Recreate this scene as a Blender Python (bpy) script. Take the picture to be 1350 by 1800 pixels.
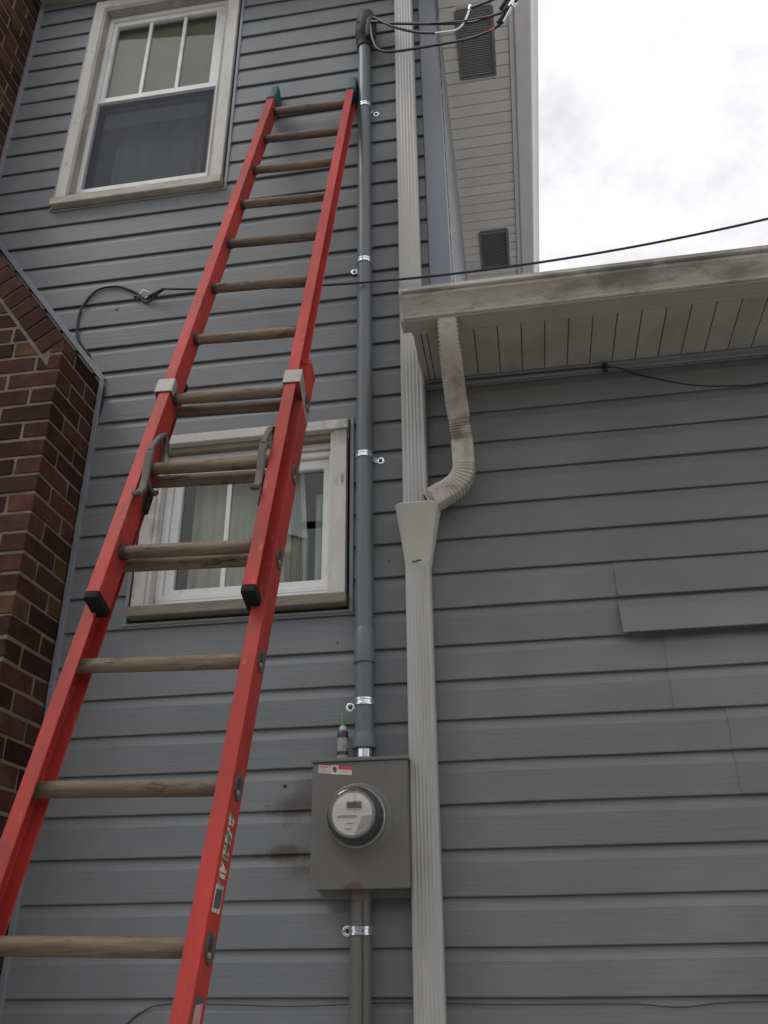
import bpy, bmesh, math, random
from mathutils import Vector, Matrix, noise

random.seed(7)
for o in list(bpy.data.objects):
    bpy.data.objects.remove(o, do_unlink=True)
scn = bpy.context.scene
C = scn.collection
GZ = -1.50                      # ground level (z = 0 is the lowest siding joint in view)

# ------------------------------------------------------------------ camera
YAW, PITCH, ROLL = 0.154877, 0.470270, -0.011061
CAM = Vector((0.51094, -2.79702, 0.09189))
cy, sy, cp, sp = math.cos(YAW), math.sin(YAW), math.cos(PITCH), math.sin(PITCH)
F = Vector((-sy * cp, cy * cp, sp)); R0 = Vector((cy, sy, 0)); U0 = R0.cross(F)
cr, sr = math.cos(ROLL), math.sin(ROLL)
R = R0 * cr + U0 * sr; Uc = -R0 * sr + U0 * cr
cd = bpy.data.cameras.new('camera'); cam = bpy.data.objects.new('camera', cd); C.objects.link(cam)
m3 = Matrix((R, Uc, -F)).transposed()
cam.matrix_world = Matrix.Translation(CAM) @ m3.to_4x4()
cd.sensor_fit = 'VERTICAL'; cd.sensor_height = 36.0; cd.sensor_width = 27.0
cd.lens = 36.0 * 1548.185 / 1800.0
cd.clip_start = 0.02; cd.clip_end = 2000
scn.camera = cam

def project(P):
    d = Vector(P) - CAM
    z = d.dot(F)
    if z <= 0: return (-1e5, -1e5)
    return (675 + 1548.185 * d.dot(R) / z, 900 - 1548.185 * d.dot(Uc) / z)

# ------------------------------------------------------------------ world, sun, exposure
SUN_EL, SUN_AZ = math.radians(56), math.radians(240)     # bright patch of cloud, high on the viewer's left
w = bpy.data.worlds.new('World'); scn.world = w; w.use_nodes = True
nt = w.node_tree; nt.nodes.clear()
N = nt.nodes.new; LK = nt.links.new
out = N('ShaderNodeOutputWorld')
sky = N('ShaderNodeTexSky'); sky.sky_type = 'NISHITA'; sky.sun_disc = False
sky.sun_elevation = SUN_EL; sky.sun_rotation = SUN_AZ
bg1 = N('ShaderNodeBackground'); bg1.inputs['Strength'].default_value = 0.10
LK(sky.outputs[0], bg1.inputs['Color'])
tc = N('ShaderNodeTexCoord'); mp = N('ShaderNodeMapping'); mp.inputs['Scale'].default_value = (1.0, 1.0, 1.5)
mp.inputs['Rotation'].default_value = (0.2, 0.35, 0.5)
LK(tc.outputs['Generated'], mp.inputs['Vector'])
nz = N('ShaderNodeTexNoise'); nz.inputs['Scale'].default_value = 7.0; nz.inputs['Detail'].default_value = 5
nz.inputs['Roughness'].default_value = 0.6; nz.inputs['Distortion'].default_value = 0.15
LK(mp.outputs[0], nz.inputs['Vector'])
cr1 = N('ShaderNodeValToRGB'); e = cr1.color_ramp.elements
e[0].position = 0.30; e[0].color = (0.73, 0.72, 0.75, 1); e[1].position = 0.525; e[1].color = (1.0, 0.985, 1.0, 1)
LK(nz.outputs['Fac'], cr1.inputs['Fac'])
bg2 = N('ShaderNodeBackground'); bg2.inputs['Strength'].default_value = 1.12
LK(cr1.outputs['Color'], bg2.inputs['Color'])
mx = N('ShaderNodeMixShader'); mx.inputs['Fac'].default_value = 0.93
LK(bg1.outputs[0], mx.inputs[1]); LK(bg2.outputs[0], mx.inputs[2]); LK(mx.outputs[0], out.inputs['Surface'])

sd = bpy.data.lights.new('sun', 'SUN'); so = bpy.data.objects.new('sun', sd); C.objects.link(so)
sd.energy = 0.95; sd.angle = math.radians(22); sd.color = (1.0, 0.97, 0.93)
sdir = Vector((math.sin(SUN_AZ) * math.cos(SUN_EL), math.cos(SUN_AZ) * math.cos(SUN_EL), math.sin(SUN_EL)))
so.rotation_euler = sdir.to_track_quat('Z', 'Y').to_euler(); so.location = (-3, -6, 9)

vs = scn.view_settings
vs.view_transform = 'Standard'; vs.look = 'None'; vs.exposure = 0.0; vs.gamma = 1.0
vs.use_curve_mapping = False

# ------------------------------------------------------------------ materials
def mat(name, col, rough=0.5, metal=0.0, spec=0.5, var=0.0, vscale=3.0, stretch=(1, 1, 1), bump=0.0, bscale=40.0, bstretch=None,
        dirt=None, dscale=4.0, dlow=0.55, dhigh=0.7, spots=(), streak=None, objvar=0.0):
    m = bpy.data.materials.new(name); m.use_nodes = True
    t = m.node_tree; b = t.nodes['Principled BSDF']; n = t.nodes.new; l = t.links.new
    b.inputs['Roughness'].default_value = rough; b.inputs['Metallic'].default_value = metal
    b.inputs['Specular IOR Level'].default_value = spec
    geo = n('ShaderNodeNewGeometry')
    mpn = n('ShaderNodeMapping'); mpn.inputs['Scale'].default_value = stretch; l(geo.outputs['Position'], mpn.inputs['Vector'])
    cur = n('ShaderNodeRGB'); cur.outputs[0].default_value = (*col, 1); cur = cur.outputs[0]
    def mix(fac, a, c, mode='MIX'):
        x = n('ShaderNodeMix'); x.data_type = 'RGBA'; x.blend_type = mode
        if isinstance(fac, (int, float)): x.inputs[0].default_value = fac
        else: l(fac, x.inputs[0])
        for s, v in ((6, a), (7, c)):
            if isinstance(v, tuple): x.inputs[s].default_value = (*v, 1)
            else: l(v, x.inputs[s])
        return x.outputs[2]
    def ns(scale, detail=5, rough_=0.6, vec=None):
        x = n('ShaderNodeTexNoise'); x.inputs['Scale'].default_value = scale; x.inputs['Detail'].default_value = detail
        x.inputs['Roughness'].default_value = rough_; l(vec or mpn.outputs[0], x.inputs['Vector']); return x.outputs['Fac']
    def ramp(v, a, c, lo=0.0, hi=1.0):
        x = n('ShaderNodeMapRange'); x.inputs['From Min'].default_value = a; x.inputs['From Max'].default_value = c
        x.inputs['To Min'].default_value = lo; x.inputs['To Max'].default_value = hi; l(v, x.inputs['Value']); return x.outputs[0]
    if objvar:
        oi = n('ShaderNodeObjectInfo')
        g = n('ShaderNodeCombineColor'); v = ramp(oi.outputs['Random'], 0, 1, 1 - objvar, 1 + objvar)
        for k in range(3): l(v, g.inputs[k])
        cur = mix(1.0, cur, g.outputs[0], 'MULTIPLY')
    if var:
        v = ramp(ns(vscale), 0.3, 0.7, 1 - var, 1 + var)
        g = n('ShaderNodeCombineColor')
        for k in range(3): l(v, g.inputs[k])
        cur = mix(1.0, cur, g.outputs[0], 'MULTIPLY')
    if dirt:
        v = ramp(ns(dscale, 8, 0.7), dlow, dhigh); cur = mix(v, cur, dirt)
    if streak:                                   # (colour, scale, lo, hi, stretch)
        m2 = n('ShaderNodeMapping'); m2.inputs['Scale'].default_value = streak[4]; l(geo.outputs['Position'], m2.inputs['Vector'])
        v = ramp(ns(streak[1], 6, 0.7, m2.outputs[0]), streak[2], streak[3]); cur = mix(v, cur, streak[0])
    for (c, r, colr, amt) in spots:              # stains with a place of their own
        vm = n('ShaderNodeVectorMath'); vm.operation = 'SUBTRACT'; l(geo.outputs['Position'], vm.inputs[0]); vm.inputs[1].default_value = c
        vd = n('ShaderNodeVectorMath'); vd.operation = 'DIVIDE'; l(vm.outputs[0], vd.inputs[0]); vd.inputs[1].default_value = r
        ln = n('ShaderNodeVectorMath'); ln.operation = 'LENGTH'; l(vd.outputs[0], ln.inputs[0])
        ad = n('ShaderNodeMath'); ad.operation = 'ADD'; l(ln.outputs['Value'], ad.inputs[0])
        l(ramp(ns(22, 6, 0.7, geo.outputs['Position']), 0.3, 0.7, -0.38, 0.38), ad.inputs[1])
        v = ramp(ad.outputs[0], 1.05, 0.45, 0.0, amt); cur = mix(v, cur, colr)
    l(cur, b.inputs['Base Color'])
    if bump:
        bn = n('ShaderNodeBump'); bn.inputs['Strength'].default_value = bump; bn.inputs['Distance'].default_value = 0.004
        bv = None
        if bstretch:
            m3_ = n('ShaderNodeMapping'); m3_.inputs['Scale'].default_value = bstretch; l(geo.outputs['Position'], m3_.inputs['Vector']); bv = m3_.outputs[0]
        l(ns(bscale, 6, 0.6, bv), bn.inputs['Height']); l(bn.outputs[0], b.inputs['Normal'])
    return m

def flatmat(name, col, rough=0.5, metal=0.0):
    return mat(name, col, rough, metal, var=0.06, vscale=30)

M = {}
SID = (0.167, 0.177, 0.184)
stain = [((-0.215, 0, 0.515), (0.085, 0.1, 0.055), (0.07, 0.06, 0.055), 0.75),
         ((-0.175, 0, 0.56), (0.055, 0.1, 0.06), (0.11, 0.10, 0.10), 0.6),
         ((-0.235, 0, 0.385), (0.10, 0.1, 0.030), (0.07, 0.055, 0.045), 0.8),
         ((-0.19, 0, 0.345), (0.08, 0.1, 0.035), (0.10, 0.085, 0.075), 0.6)]
M['siding'] = mat('siding_vinyl', SID, 0.50, spec=0.35, var=0.11, vscale=2.2, stretch=(1, 1, 1.6), bump=0.35, bscale=45, bstretch=(.10, 1, 2.2),
                  dirt=(0.136, 0.146, 0.151), dscale=1.6, dlow=0.5, dhigh=0.8, spots=stain, objvar=0.03,
                  streak=((0.182, 0.197, 0.210), 3.0, 0.60, 0.85, (0.6, 1, 9)))
M['siding_skylit'] = mat('siding_vinyl_skylit', (0.26, 0.275, 0.29), 0.28, spec=0.6, var=0.1, vscale=3)  # same siding, paler and glossier: sky light on the side wall put into colour
M['siding_right'] = mat('siding_vinyl_aged', (0.158, 0.165, 0.168), 0.55, spec=0.35, var=0.13, vscale=1.8, stretch=(1, 1, 1.6), bump=0.35, bscale=45, bstretch=(.10, 1, 2.2),
                  dirt=(0.126, 0.134, 0.134), dscale=1.3, dlow=0.5, dhigh=0.8, objvar=0.04,
                  streak=((0.160, 0.165, 0.172), 3.0, 0.60, 0.85, (0.6, 1, 9)))
M['trim_grey'] = mat('trim_grey', (0.19, 0.205, 0.225), 0.45, var=0.12, vscale=8)
M['corner'] = mat('corner_vinyl', (0.152, 0.166, 0.190), 0.42, var=0.07, vscale=4, stretch=(1, 1, .3))
M['wrap'] = mat('wall_backing', (0.03, 0.03, 0.032), 0.9)
M['white_old'] = mat('weathered_white_paint', (0.49, 0.485, 0.465), 0.62, var=0.10, vscale=14, stretch=(1, 1, .35), bump=0.5, bscale=70,
                     dirt=(0.28, 0.265, 0.235), dscale=9, dlow=0.54, dhigh=0.70, streak=((0.20, 0.18, 0.14), 20, 0.62, 0.72, (1, 1, .35)))
M['jamb_old'] = mat('weathered_jamb', (0.30, 0.275, 0.25), 0.7, var=0.2, vscale=14, stretch=(1, 1, .4), bump=0.6, bscale=60,
                    dirt=(0.42, 0.41, 0.39), dscale=10, dlow=0.55, dhigh=0.7)
M['sill_old'] = mat('weathered_sill', (0.185, 0.165, 0.125), 0.7, var=0.2, vscale=12, stretch=(.5, 1, 2), bump=0.6, bscale=60,
                    dirt=(0.12, 0.125, 0.075), dscale=7, dlow=0.46, dhigh=0.64)
M['sill_pale'] = mat('pale_sill', (0.42, 0.40, 0.34), 0.65, var=0.15, vscale=12, stretch=(.6, 1, 2), bump=0.6, bscale=60,
                    dirt=(0.30, 0.27, 0.21), dscale=10, dlow=0.5, dhigh=0.66)
M['vinyl_white'] = mat('white_vinyl', (0.66, 0.67, 0.675), 0.4, var=0.06, vscale=9, dirt=(0.42, 0.42, 0.40), dscale=12, dlow=0.56, dhigh=0.75)
M['shade'] = mat('window_shade', (0.235, 0.225, 0.175), 0.8, var=0.10, vscale=5, stretch=(2, 1, .5))
M['curtain'] = mat('curtain_cloth', (0.48, 0.475, 0.42), 0.85, var=0.10, vscale=8, stretch=(3, 1, .4))
M['curtain_white'] = mat('curtain_white', (0.62, 0.66, 0.68), 0.85, var=0.10, vscale=8, stretch=(3, 1, .4))
M['room'] = mat('room_dark', (0.035, 0.035, 0.035), 0.9)
M['red'] = mat('red_fibreglass', (0.365, 0.034, 0.026), 0.52, spec=0.24, var=0.26, vscale=6, stretch=(1, 1, .35), bump=0.10, bscale=120,
               dirt=(0.17, 0.045, 0.030), dscale=9, dlow=0.54, dhigh=0.72, streak=((0.46, 0.13, 0.115), 40, 0.60, 0.72, (1, 1, .12)))
M['wood'] = mat('rung_wood', (0.150, 0.112, 0.080), 0.65, spec=0.25, var=0.34, vscale=26, stretch=(.25, 2.5, 2.5), bump=0.35, bscale=60,
                dirt=(0.24, 0.21, 0.17), dscale=16, dlow=0.57, dhigh=0.72, objvar=0.22,
                streak=((0.060, 0.042, 0.030), 18, 0.56, 0.66, (.6, 2, 2)))
M['alu'] = mat('cast_aluminium', (0.30, 0.285, 0.26), 0.55, 0.4, var=0.2, vscale=30, bump=0.4, bscale=90, dirt=(0.20, 0.18, 0.15), dscale=30, dlow=0.5, dhigh=0.7)
M['lock'] = mat('rung_lock_metal', (0.095, 0.084, 0.072), 0.65, 0.2, var=0.2, vscale=30, bump=0.4, bscale=90)
M['rubber'] = mat('black_rubber', (0.010, 0.010, 0.010), 0.75, spec=0.2)
M['teal'] = mat('teal_rubber', (0.022, 0.075, 0.085), 0.55, var=0.15, vscale=30)
M['dark_metal'] = mat('dark_metal', (0.05, 0.045, 0.042), 0.6, 0.3, var=0.2, vscale=40)
M['pvc'] = mat('grey_pvc', (0.116, 0.133, 0.141), 0.42, var=0.06, vscale=6, stretch=(1, 1, .3))
M['pvc_low'] = mat('grey_pvc_weathered', (0.105, 0.107, 0.104), 0.5, var=0.10, vscale=8, stretch=(1, 1, .3),
                   spots=[((-0.005, -0.08, 0.262), (0.05, 0.05, 0.022), (0.10, 0.07, 0.055), 0.8)])
M['galv'] = mat('zinc_steel', (0.72, 0.76, 0.80), 0.22, 0.9, var=0.12, vscale=60)
M['hood'] = mat('weatherhead_grey', (0.028, 0.029, 0.033), 0.6, spec=0.3, var=0.15, vscale=20)
M['cable'] = mat('cable_black', (0.016, 0.017, 0.022), 0.45)
M['bare'] = mat('bare_aluminium_wire', (0.78, 0.79, 0.82), 0.3, 0.8)
M['meterbox'] = mat('meter_box_paint', (0.135, 0.133, 0.124), 0.45, spec=0.4, var=0.07, vscale=5, bump=0.06, bscale=160,
                    dirt=(0.105, 0.097, 0.085), dscale=6, dlow=0.55, dhigh=0.8,
                    spots=[((-0.005, -0.12, 0.278), (0.035, 0.1, 0.016), (0.085, 0.055, 0.045), 0.85)])
M['ring'] = mat('meter_ring', (0.30, 0.31, 0.32), 0.35, 0.7, var=0.1, vscale=30)
M['meter_black'] = mat('meter_base_black', (0.028, 0.027, 0.032), 0.4)
M['meter_face'] = mat('meter_face', (0.60, 0.57, 0.53), 0.5, var=0.04, vscale=20)
M['meter_grey'] = mat('meter_face_grey', (0.33, 0.315, 0.30), 0.5, var=0.1, vscale=60)
M['lcd'] = mat('lcd', (0.11, 0.12, 0.075), 0.3)
M['ink'] = mat('ink', (0.07, 0.07, 0.075), 0.6)
M['label_white'] = mat('label_white', (0.56, 0.53, 0.50), 0.5, var=0.08, vscale=60)
M['label_red'] = mat('label_red', (0.50, 0.06, 0.06), 0.5)
M['label_pink'] = mat('label_faded', (0.52, 0.40, 0.36), 0.5, var=0.1, vscale=60)
M['green'] = mat('sticker_green', (0.14, 0.26, 0.17), 0.5, var=0.2, vscale=60)
M['sticker_pink'] = mat('sticker_pink', (0.55, 0.24, 0.24), 0.5, var=0.2, vscale=60)
M['sticker_white'] = mat('sticker_white', (0.58, 0.55, 0.48), 0.5, var=0.15, vscale=80, dirt=(0.28, 0.26, 0.2), dscale=60, dlow=0.5, dhigh=0.6)
M['bottle_blue'] = mat('bottle_navy', (0.020, 0.018, 0.045), 0.35)
M['bottle_label'] = mat('bottle_label', (0.26, 0.26, 0.24), 0.5, var=0.45, vscale=70)
M['bottle_cap'] = mat('bottle_collar', (0.45, 0.46, 0.40), 0.5)
M['bottle_green'] = mat('nozzle_green', (0.035, 0.16, 0.075), 0.4)
M['spout'] = mat('downspout_white', (0.36, 0.365, 0.355), 0.48, var=0.08, vscale=5, stretch=(2, 2, .3),
                 dirt=(0.27, 0.275, 0.26), dscale=4, dlow=0.5, dhigh=0.75, streak=((0.22, 0.225, 0.21), 8, 0.60, 0.80, (3, 3, .15)),
                 spots=[((0.16, -0.08, 0.61), (0.03, 0.05, 0.04), (0.27, 0.26, 0.23), 0.6)])
M['spout_dirty'] = mat('elbow_dirty', (0.42, 0.40, 0.355), 0.5, var=0.14, vscale=10,
                 dirt=(0.24, 0.21, 0.165), dscale=10, dlow=0.46, dhigh=0.68,
                 spots=[((0.364, -0.23, 1.905), (0.05, 0.05, 0.035), (0.19, 0.16, 0.11), 0.7),
                        ((0.39, -0.10, 1.70), (0.018, 0.08, 0.10), (0.22, 0.16, 0.10), 0.6),
                        ((0.33, -0.10, 1.545), (0.05, 0.08, 0.012), (0.24, 0.19, 0.13), 0.6),
                        ((0.365, -0.16, 1.885), (0.06, 0.06, 0.045), (0.12, 0.09, 0.055), 0.8),
                        ((0.385, -0.12, 1.80), (0.05, 0.08, 0.03), (0.17, 0.11, 0.06), 0.7),
                        ((0.355, -0.13, 1.755), (0.03, 0.06, 0.05), (0.13, 0.11, 0.075), 0.75)])
M['cone'] = mat('funnel_paint', (0.46, 0.47, 0.42), 0.5, var=0.06, vscale=6, dirt=(0.39, 0.39, 0.35), dscale=7, dlow=0.55, dhigh=0.75)
M['gutter'] = mat('gutter_aluminium', (0.36, 0.345, 0.31), 0.5, var=0.12, vscale=5, stretch=(.6, 1, 2),
                  dirt=(0.19, 0.182, 0.158), dscale=4.2, dlow=0.44, dhigh=0.56, streak=((0.13, 0.125, 0.10), 9, 0.60, 0.72, (.7, 1, 3)),
                  spots=[((0.95, -0.44, 2.13), (0.13, 0.08, 0.07), (0.13, 0.132, 0.085), 0.7),
                         ((1.22, -0.44, 2.16), (0.20, 0.08, 0.03), (0.15, 0.145, 0.13), 0.8),
                         ((0.60, -0.44, 2.13), (0.22, 0.08, 0.02), (0.30, 0.25, 0.20), 0.6)])
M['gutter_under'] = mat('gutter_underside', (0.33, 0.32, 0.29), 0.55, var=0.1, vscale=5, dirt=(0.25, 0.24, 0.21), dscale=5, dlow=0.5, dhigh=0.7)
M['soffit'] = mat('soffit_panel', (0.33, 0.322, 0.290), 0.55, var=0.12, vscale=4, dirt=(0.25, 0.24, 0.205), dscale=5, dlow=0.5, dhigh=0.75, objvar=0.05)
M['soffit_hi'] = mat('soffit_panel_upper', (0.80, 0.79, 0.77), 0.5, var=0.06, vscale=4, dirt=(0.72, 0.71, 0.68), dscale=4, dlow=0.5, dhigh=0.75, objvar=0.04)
M['gutter_hi'] = mat('upper_gutter', (0.80, 0.80, 0.80), 0.45, var=0.08, vscale=5, dirt=(0.68, 0.68, 0.68), dscale=5, dlow=0.55, dhigh=0.8)
M['vent'] = mat('vent_screen', (0.13, 0.125, 0.13), 0.6, var=0.2, vscale=120)
M['vent_frame'] = mat('vent_frame', (0.20, 0.20, 0.20), 0.6, var=0.2, vscale=60)
M['roof'] = mat('roof_shingle', (0.30, 0.295, 0.29), 0.9, var=0.3, vscale=30)
M['brick'] = mat('brick', (0.060, 0.026, 0.0195), 0.9, spec=0.12, var=0.35, vscale=14, bump=1.0, bscale=90, objvar=0.35,
                 dirt=(0.085, 0.045, 0.030), dscale=9, dlow=0.56, dhigh=0.76)
M['brick_dark'] = mat('brick_dark', (0.038, 0.017, 0.015), 0.9, spec=0.12, var=0.30, vscale=11, bump=0.9, bscale=90, objvar=0.35)
M['brick_brown'] = mat('brick_brown', (0.082, 0.041, 0.025), 0.9, spec=0.12, var=0.30, vscale=11, bump=0.9, bscale=90, objvar=0.30)
M['mortar'] = mat('mortar', (0.155, 0.128, 0.098), 0.95, var=0.25, vscale=18, bump=0.9, bscale=120)
M['ground'] = mat('ground_mix', (0.42, 0.41, 0.39), 0.9, var=0.2, vscale=1.2, bump=0.5, bscale=20, dirt=(0.24, 0.23, 0.18), dscale=0.7, dlow=0.5, dhigh=0.7)
M['neighbour'] = mat('neighbour_wall', (0.22, 0.20, 0.175), 0.8, var=0.15, vscale=2)
M['concrete'] = mat('foundation', (0.28, 0.27, 0.25), 0.9, var=0.2, vscale=6, bump=0.6, bscale=40)

def glass(name, tint, extra=0.0, rough=0.02):
    m = bpy.data.materials.new(name); m.use_nodes = True; t = m.node_tree; t.nodes.clear(); n = t.nodes.new; l = t.links.new
    o = n('ShaderNodeOutputMaterial'); tr = n('ShaderNodeBsdfTransparent'); tr.inputs[0].default_value = (*tint, 1)
    g = n('ShaderNodeBsdfGlossy'); g.inputs['Roughness'].default_value = rough
    fr = n('ShaderNodeFresnel'); gg = n('ShaderNodeNewGeometry'); mr = n('ShaderNodeMapRange')   # same index from either side of the thin pane
    mr.inputs['To Min'].default_value = 1.5; mr.inputs['To Max'].default_value = 1/1.5; l(gg.outputs['Backfacing'], mr.inputs['Value']); l(mr.outputs[0], fr.inputs['IOR'])
    ad = n('ShaderNodeMath'); ad.operation = 'ADD'; ad.inputs[1].default_value = extra; ad.use_clamp = True
    l(fr.outputs[0], ad.inputs[0])
    x = n('ShaderNodeMixShader'); l(ad.outputs[0], x.inputs[0]); l(tr.outputs[0], x.inputs[1]); l(g.outputs[0], x.inputs[2]); l(x.outputs[0], o.inputs['Surface'])
    return m
M['glass'] = glass('window_glass', (0.86, 0.88, 0.86))
M['clear'] = glass('meter_cover', (0.93, 0.93, 0.93), 0.02)

def screenmat():
    m = bpy.data.materials.new('insect_screen'); m.use_nodes = True; t = m.node_tree; t.nodes.clear(); n = t.nodes.new; l = t.links.new
    o = n('ShaderNodeOutputMaterial'); tr = n('ShaderNodeBsdfTransparent'); d = n('ShaderNodeBsdfDiffuse')
    geo = n('ShaderNodeNewGeometry'); ns = n('ShaderNodeTexNoise'); ns.inputs['Scale'].default_value = 7
    mp_ = n('ShaderNodeMapping'); mp_.inputs['Scale'].default_value = (3, 1, .6); l(geo.outputs['Position'], mp_.inputs[0]); l(mp_.outputs[0], ns.inputs[0])
    rp = n('ShaderNodeValToRGB'); rp.color_ramp.elements[0].color = (0.085, 0.090, 0.105, 1); rp.color_ramp.elements[1].color = (0.12, 0.127, 0.145, 1)
    l(ns.outputs[0], rp.inputs[0]); l(rp.outputs[0], d.inputs['Color'])
    x = n('ShaderNodeMixShader'); x.inputs[0].default_value = 0.60
    l(tr.outputs[0], x.inputs[1]); l(d.outputs[0], x.inputs[2]); l(x.outputs[0], o.inputs['Surface']); return m
M['screen'] = screenmat()

# ------------------------------------------------------------------ mesh helpers
BASE = {}
class MB:
    def __init__(s): s.bm = bmesh.new()
    def face(s, pts):
        vs_ = [s.bm.verts.new(p) for p in pts]
        try: return s.bm.faces.new(vs_)
        except ValueError: return None
    def hull8(s, P):         # 8 corners: bottom 4 ccw, top 4
        v = [s.bm.verts.new(p) for p in P]
        for f in ((3, 2, 1, 0), (4, 5, 6, 7), (0, 1, 5, 4), (1, 2, 6, 5), (2, 3, 7, 6), (3, 0, 4, 7)):
            s.bm.faces.new([v[i] for i in f])
        return s
    def box(s, x0, x1, y0, y1, z0, z1, j=0.0):
        q = lambda: random.uniform(-j, j)
        return s.hull8([(x0+q(), y0+q(), z0+q()), (x1+q(), y0+q(), z0+q()), (x1+q(), y1, z0+q()), (x0+q(), y1, z0+q()),
                        (x0+q(), y0+q(), z1+q()), (x1+q(), y0+q(), z1+q()), (x1+q(), y1, z1+q()), (x0+q(), y1, z1+q())])
    def prism(s, poly, fa, fb, cap=True):      # poly of 2-tuples, fa/fb map a 2-tuple to 3-D
        a = [s.bm.verts.new(fa(p)) for p in poly]; b = [s.bm.verts.new(fb(p)) for p in poly]; n = len(poly)
        for i in range(n): s.bm.faces.new((a[i], a[(i+1) % n], b[(i+1) % n], b[i]))
        if cap: s.bm.faces.new(a[::-1]); s.bm.faces.new(b)
        return s
    def sheet(s, line, x0, x1):                # open (y,z) polyline extruded along x
        a = [s.bm.verts.new((x0, y, z)) for y, z in line]; b = [s.bm.verts.new((x1, y, z)) for y, z in line]
        for i in range(len(line)-1): s.bm.faces.new((a[i], b[i], b[i+1], a[i+1]))
        return s
    def sweep(s, path, sec, up=None, cap=True, scales=None):   # sec: list of 2-D pts, path: Vectors
        path = [Vector(p) for p in path]; rings = []
        pn = None
        for i, p in enumerate(path):
            t = (path[min(i+1, len(path)-1)] - path[max(i-1, 0)]).normalized()
            if pn is None:
                ref = Vector(up) if up else (Vector((0, 0, 1)) if abs(t.z) < 0.9 else Vector((0, 1, 0)))
                nn = (ref - t * ref.dot(t)).normalized()
            else: nn = (pn - t * pn.dot(t)).normalized()
            pn = nn; bb = t.cross(nn); k = scales[i] if scales else 1.0
            rings.append([s.bm.verts.new(p + bb * (a * k) + nn * (c * k)) for a, c in sec])
        m = len(sec)
        for i in range(len(rings)-1):
            for j in range(m): s.bm.faces.new((rings[i][j], rings[i][(j+1) % m], rings[i+1][(j+1) % m], rings[i+1][j]))
        if cap: s.bm.faces.new(rings[0][::-1]); s.bm.faces.new(rings[-1])
        return s
    def tube(s, path, r, n=10, smooth=0, scales=None):
        if smooth: path = catmull(path, smooth)
        return s.sweep(path, [(r*math.cos(2*math.pi*i/n), r*math.sin(2*math.pi*i/n)) for i in range(n)], scales=scales)
    def lathe(s, c, axis, prof, n=32):         # prof: (distance along axis, radius)
        c = Vector(c); ax = Vector(axis).normalized(); ref = Vector((1, 0, 0)) if abs(ax.x) < 0.9 else Vector((0, 0, 1))
        a = (ref - ax * ref.dot(ax)).normalized(); b = ax.cross(a); rings = []
        for h, r in prof:
            rings.append([s.bm.verts.new(c + ax*h + (a*math.cos(2*math.pi*i/n) + b*math.sin(2*math.pi*i/n)) * max(r, 1e-4)) for i in range(n)])
        for k in range(len(rings)-1):
            for i in range(n): s.bm.faces.new((rings[k][i], rings[k][(i+1) % n], rings[k+1][(i+1) % n], rings[k+1][i]))
        s.bm.faces.new(rings[0][::-1]); s.bm.faces.new(rings[-1]); return s

def catmull(P, k):
    P = [Vector(p) for p in P]; o = []
    for i in range(len(P)-1):
        a = P[max(i-1, 0)]; b = P[i]; c = P[i+1]; d = P[min(i+2, len(P)-1)]
        for j in range(k):
            t = j / k
            o.append(0.5*((2*b) + (c-a)*t + (2*a-5*b+4*c-d)*t*t + (3*b-a-3*c+d)*t**3))
    o.append(P[-1]); return o

def obj(name, mb, m, parent=None, smooth=False, bevel=0.0, label=None, seg=1):
    bmesh.ops.recalc_face_normals(mb.bm, faces=mb.bm.faces) if not getattr(mb, 'noflip', False) else None
    me = bpy.data.meshes.new(name); base = BASE[parent.name] if parent else None
    if parent is None:
        xs = [v.co for v in mb.bm.verts]
        base = Vector((sum(v.x for v in xs)/len(xs), sum(v.y for v in xs)/len(xs), min(v.z for v in xs)))
    for v in mb.bm.verts: v.co -= base
    mb.bm.to_mesh(me); mb.bm.free()
    ms = m if isinstance(m, list) else [m]
    for q in ms: me.materials.append(M[q])
    o = bpy.data.objects.new(name, me); C.objects.link(o)
    if parent: o.parent = parent
    else: o.location = base
    BASE[o.name] = base.copy()
    if smooth:
        for p in me.polygons: p.use_smooth = True
        if smooth != 'all':
            me.set_sharp_from_angle(angle=math.radians(40))
    if bevel:
        b = o.modifiers.new('edge', 'BEVEL'); b.width = bevel; b.segments = seg; b.limit_method = 'ANGLE'; b.angle_limit = math.radians(35)
    if label: o['label'] = label
    return o
def tag(o, label, cat, group=None, kind=None):
    if label: o['label'] = label
    if cat: o['category'] = cat
    if group: o['group'] = group
    if kind: o['kind'] = kind
    return o
def thing(name, loc, label, cat, group=None):
    o = bpy.data.objects.new(name, None); C.objects.link(o); o.location = loc; o.empty_display_size = 0.1
    BASE[o.name] = Vector(loc); return tag(o, label, cat, group)
def structure(name, mb, m):
    o = obj(name, mb, m); o['kind'] = 'structure'; return o

# ================================================================== GROUND
g = MB(); g.face([(-60, -60, GZ), (60, -60, GZ), (60, 60, GZ), (-60, 60, GZ)])
structure('ground', g, 'ground')

# house across the side yard, behind the viewer: it cuts the low sky off from the bottom of the wall
nb = MB(); nb.box(-14, 14, -17.5, -10.4, GZ-.05, 2.6); nb.prism([(-17.9, 2.6), (-10.0, 2.6), (-13.95, 4.5)], lambda p: (-16.3, p[0], p[1]+.002), lambda p: (16.3, p[0], p[1]+.002))
NEIGHBOUR = nb
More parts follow.
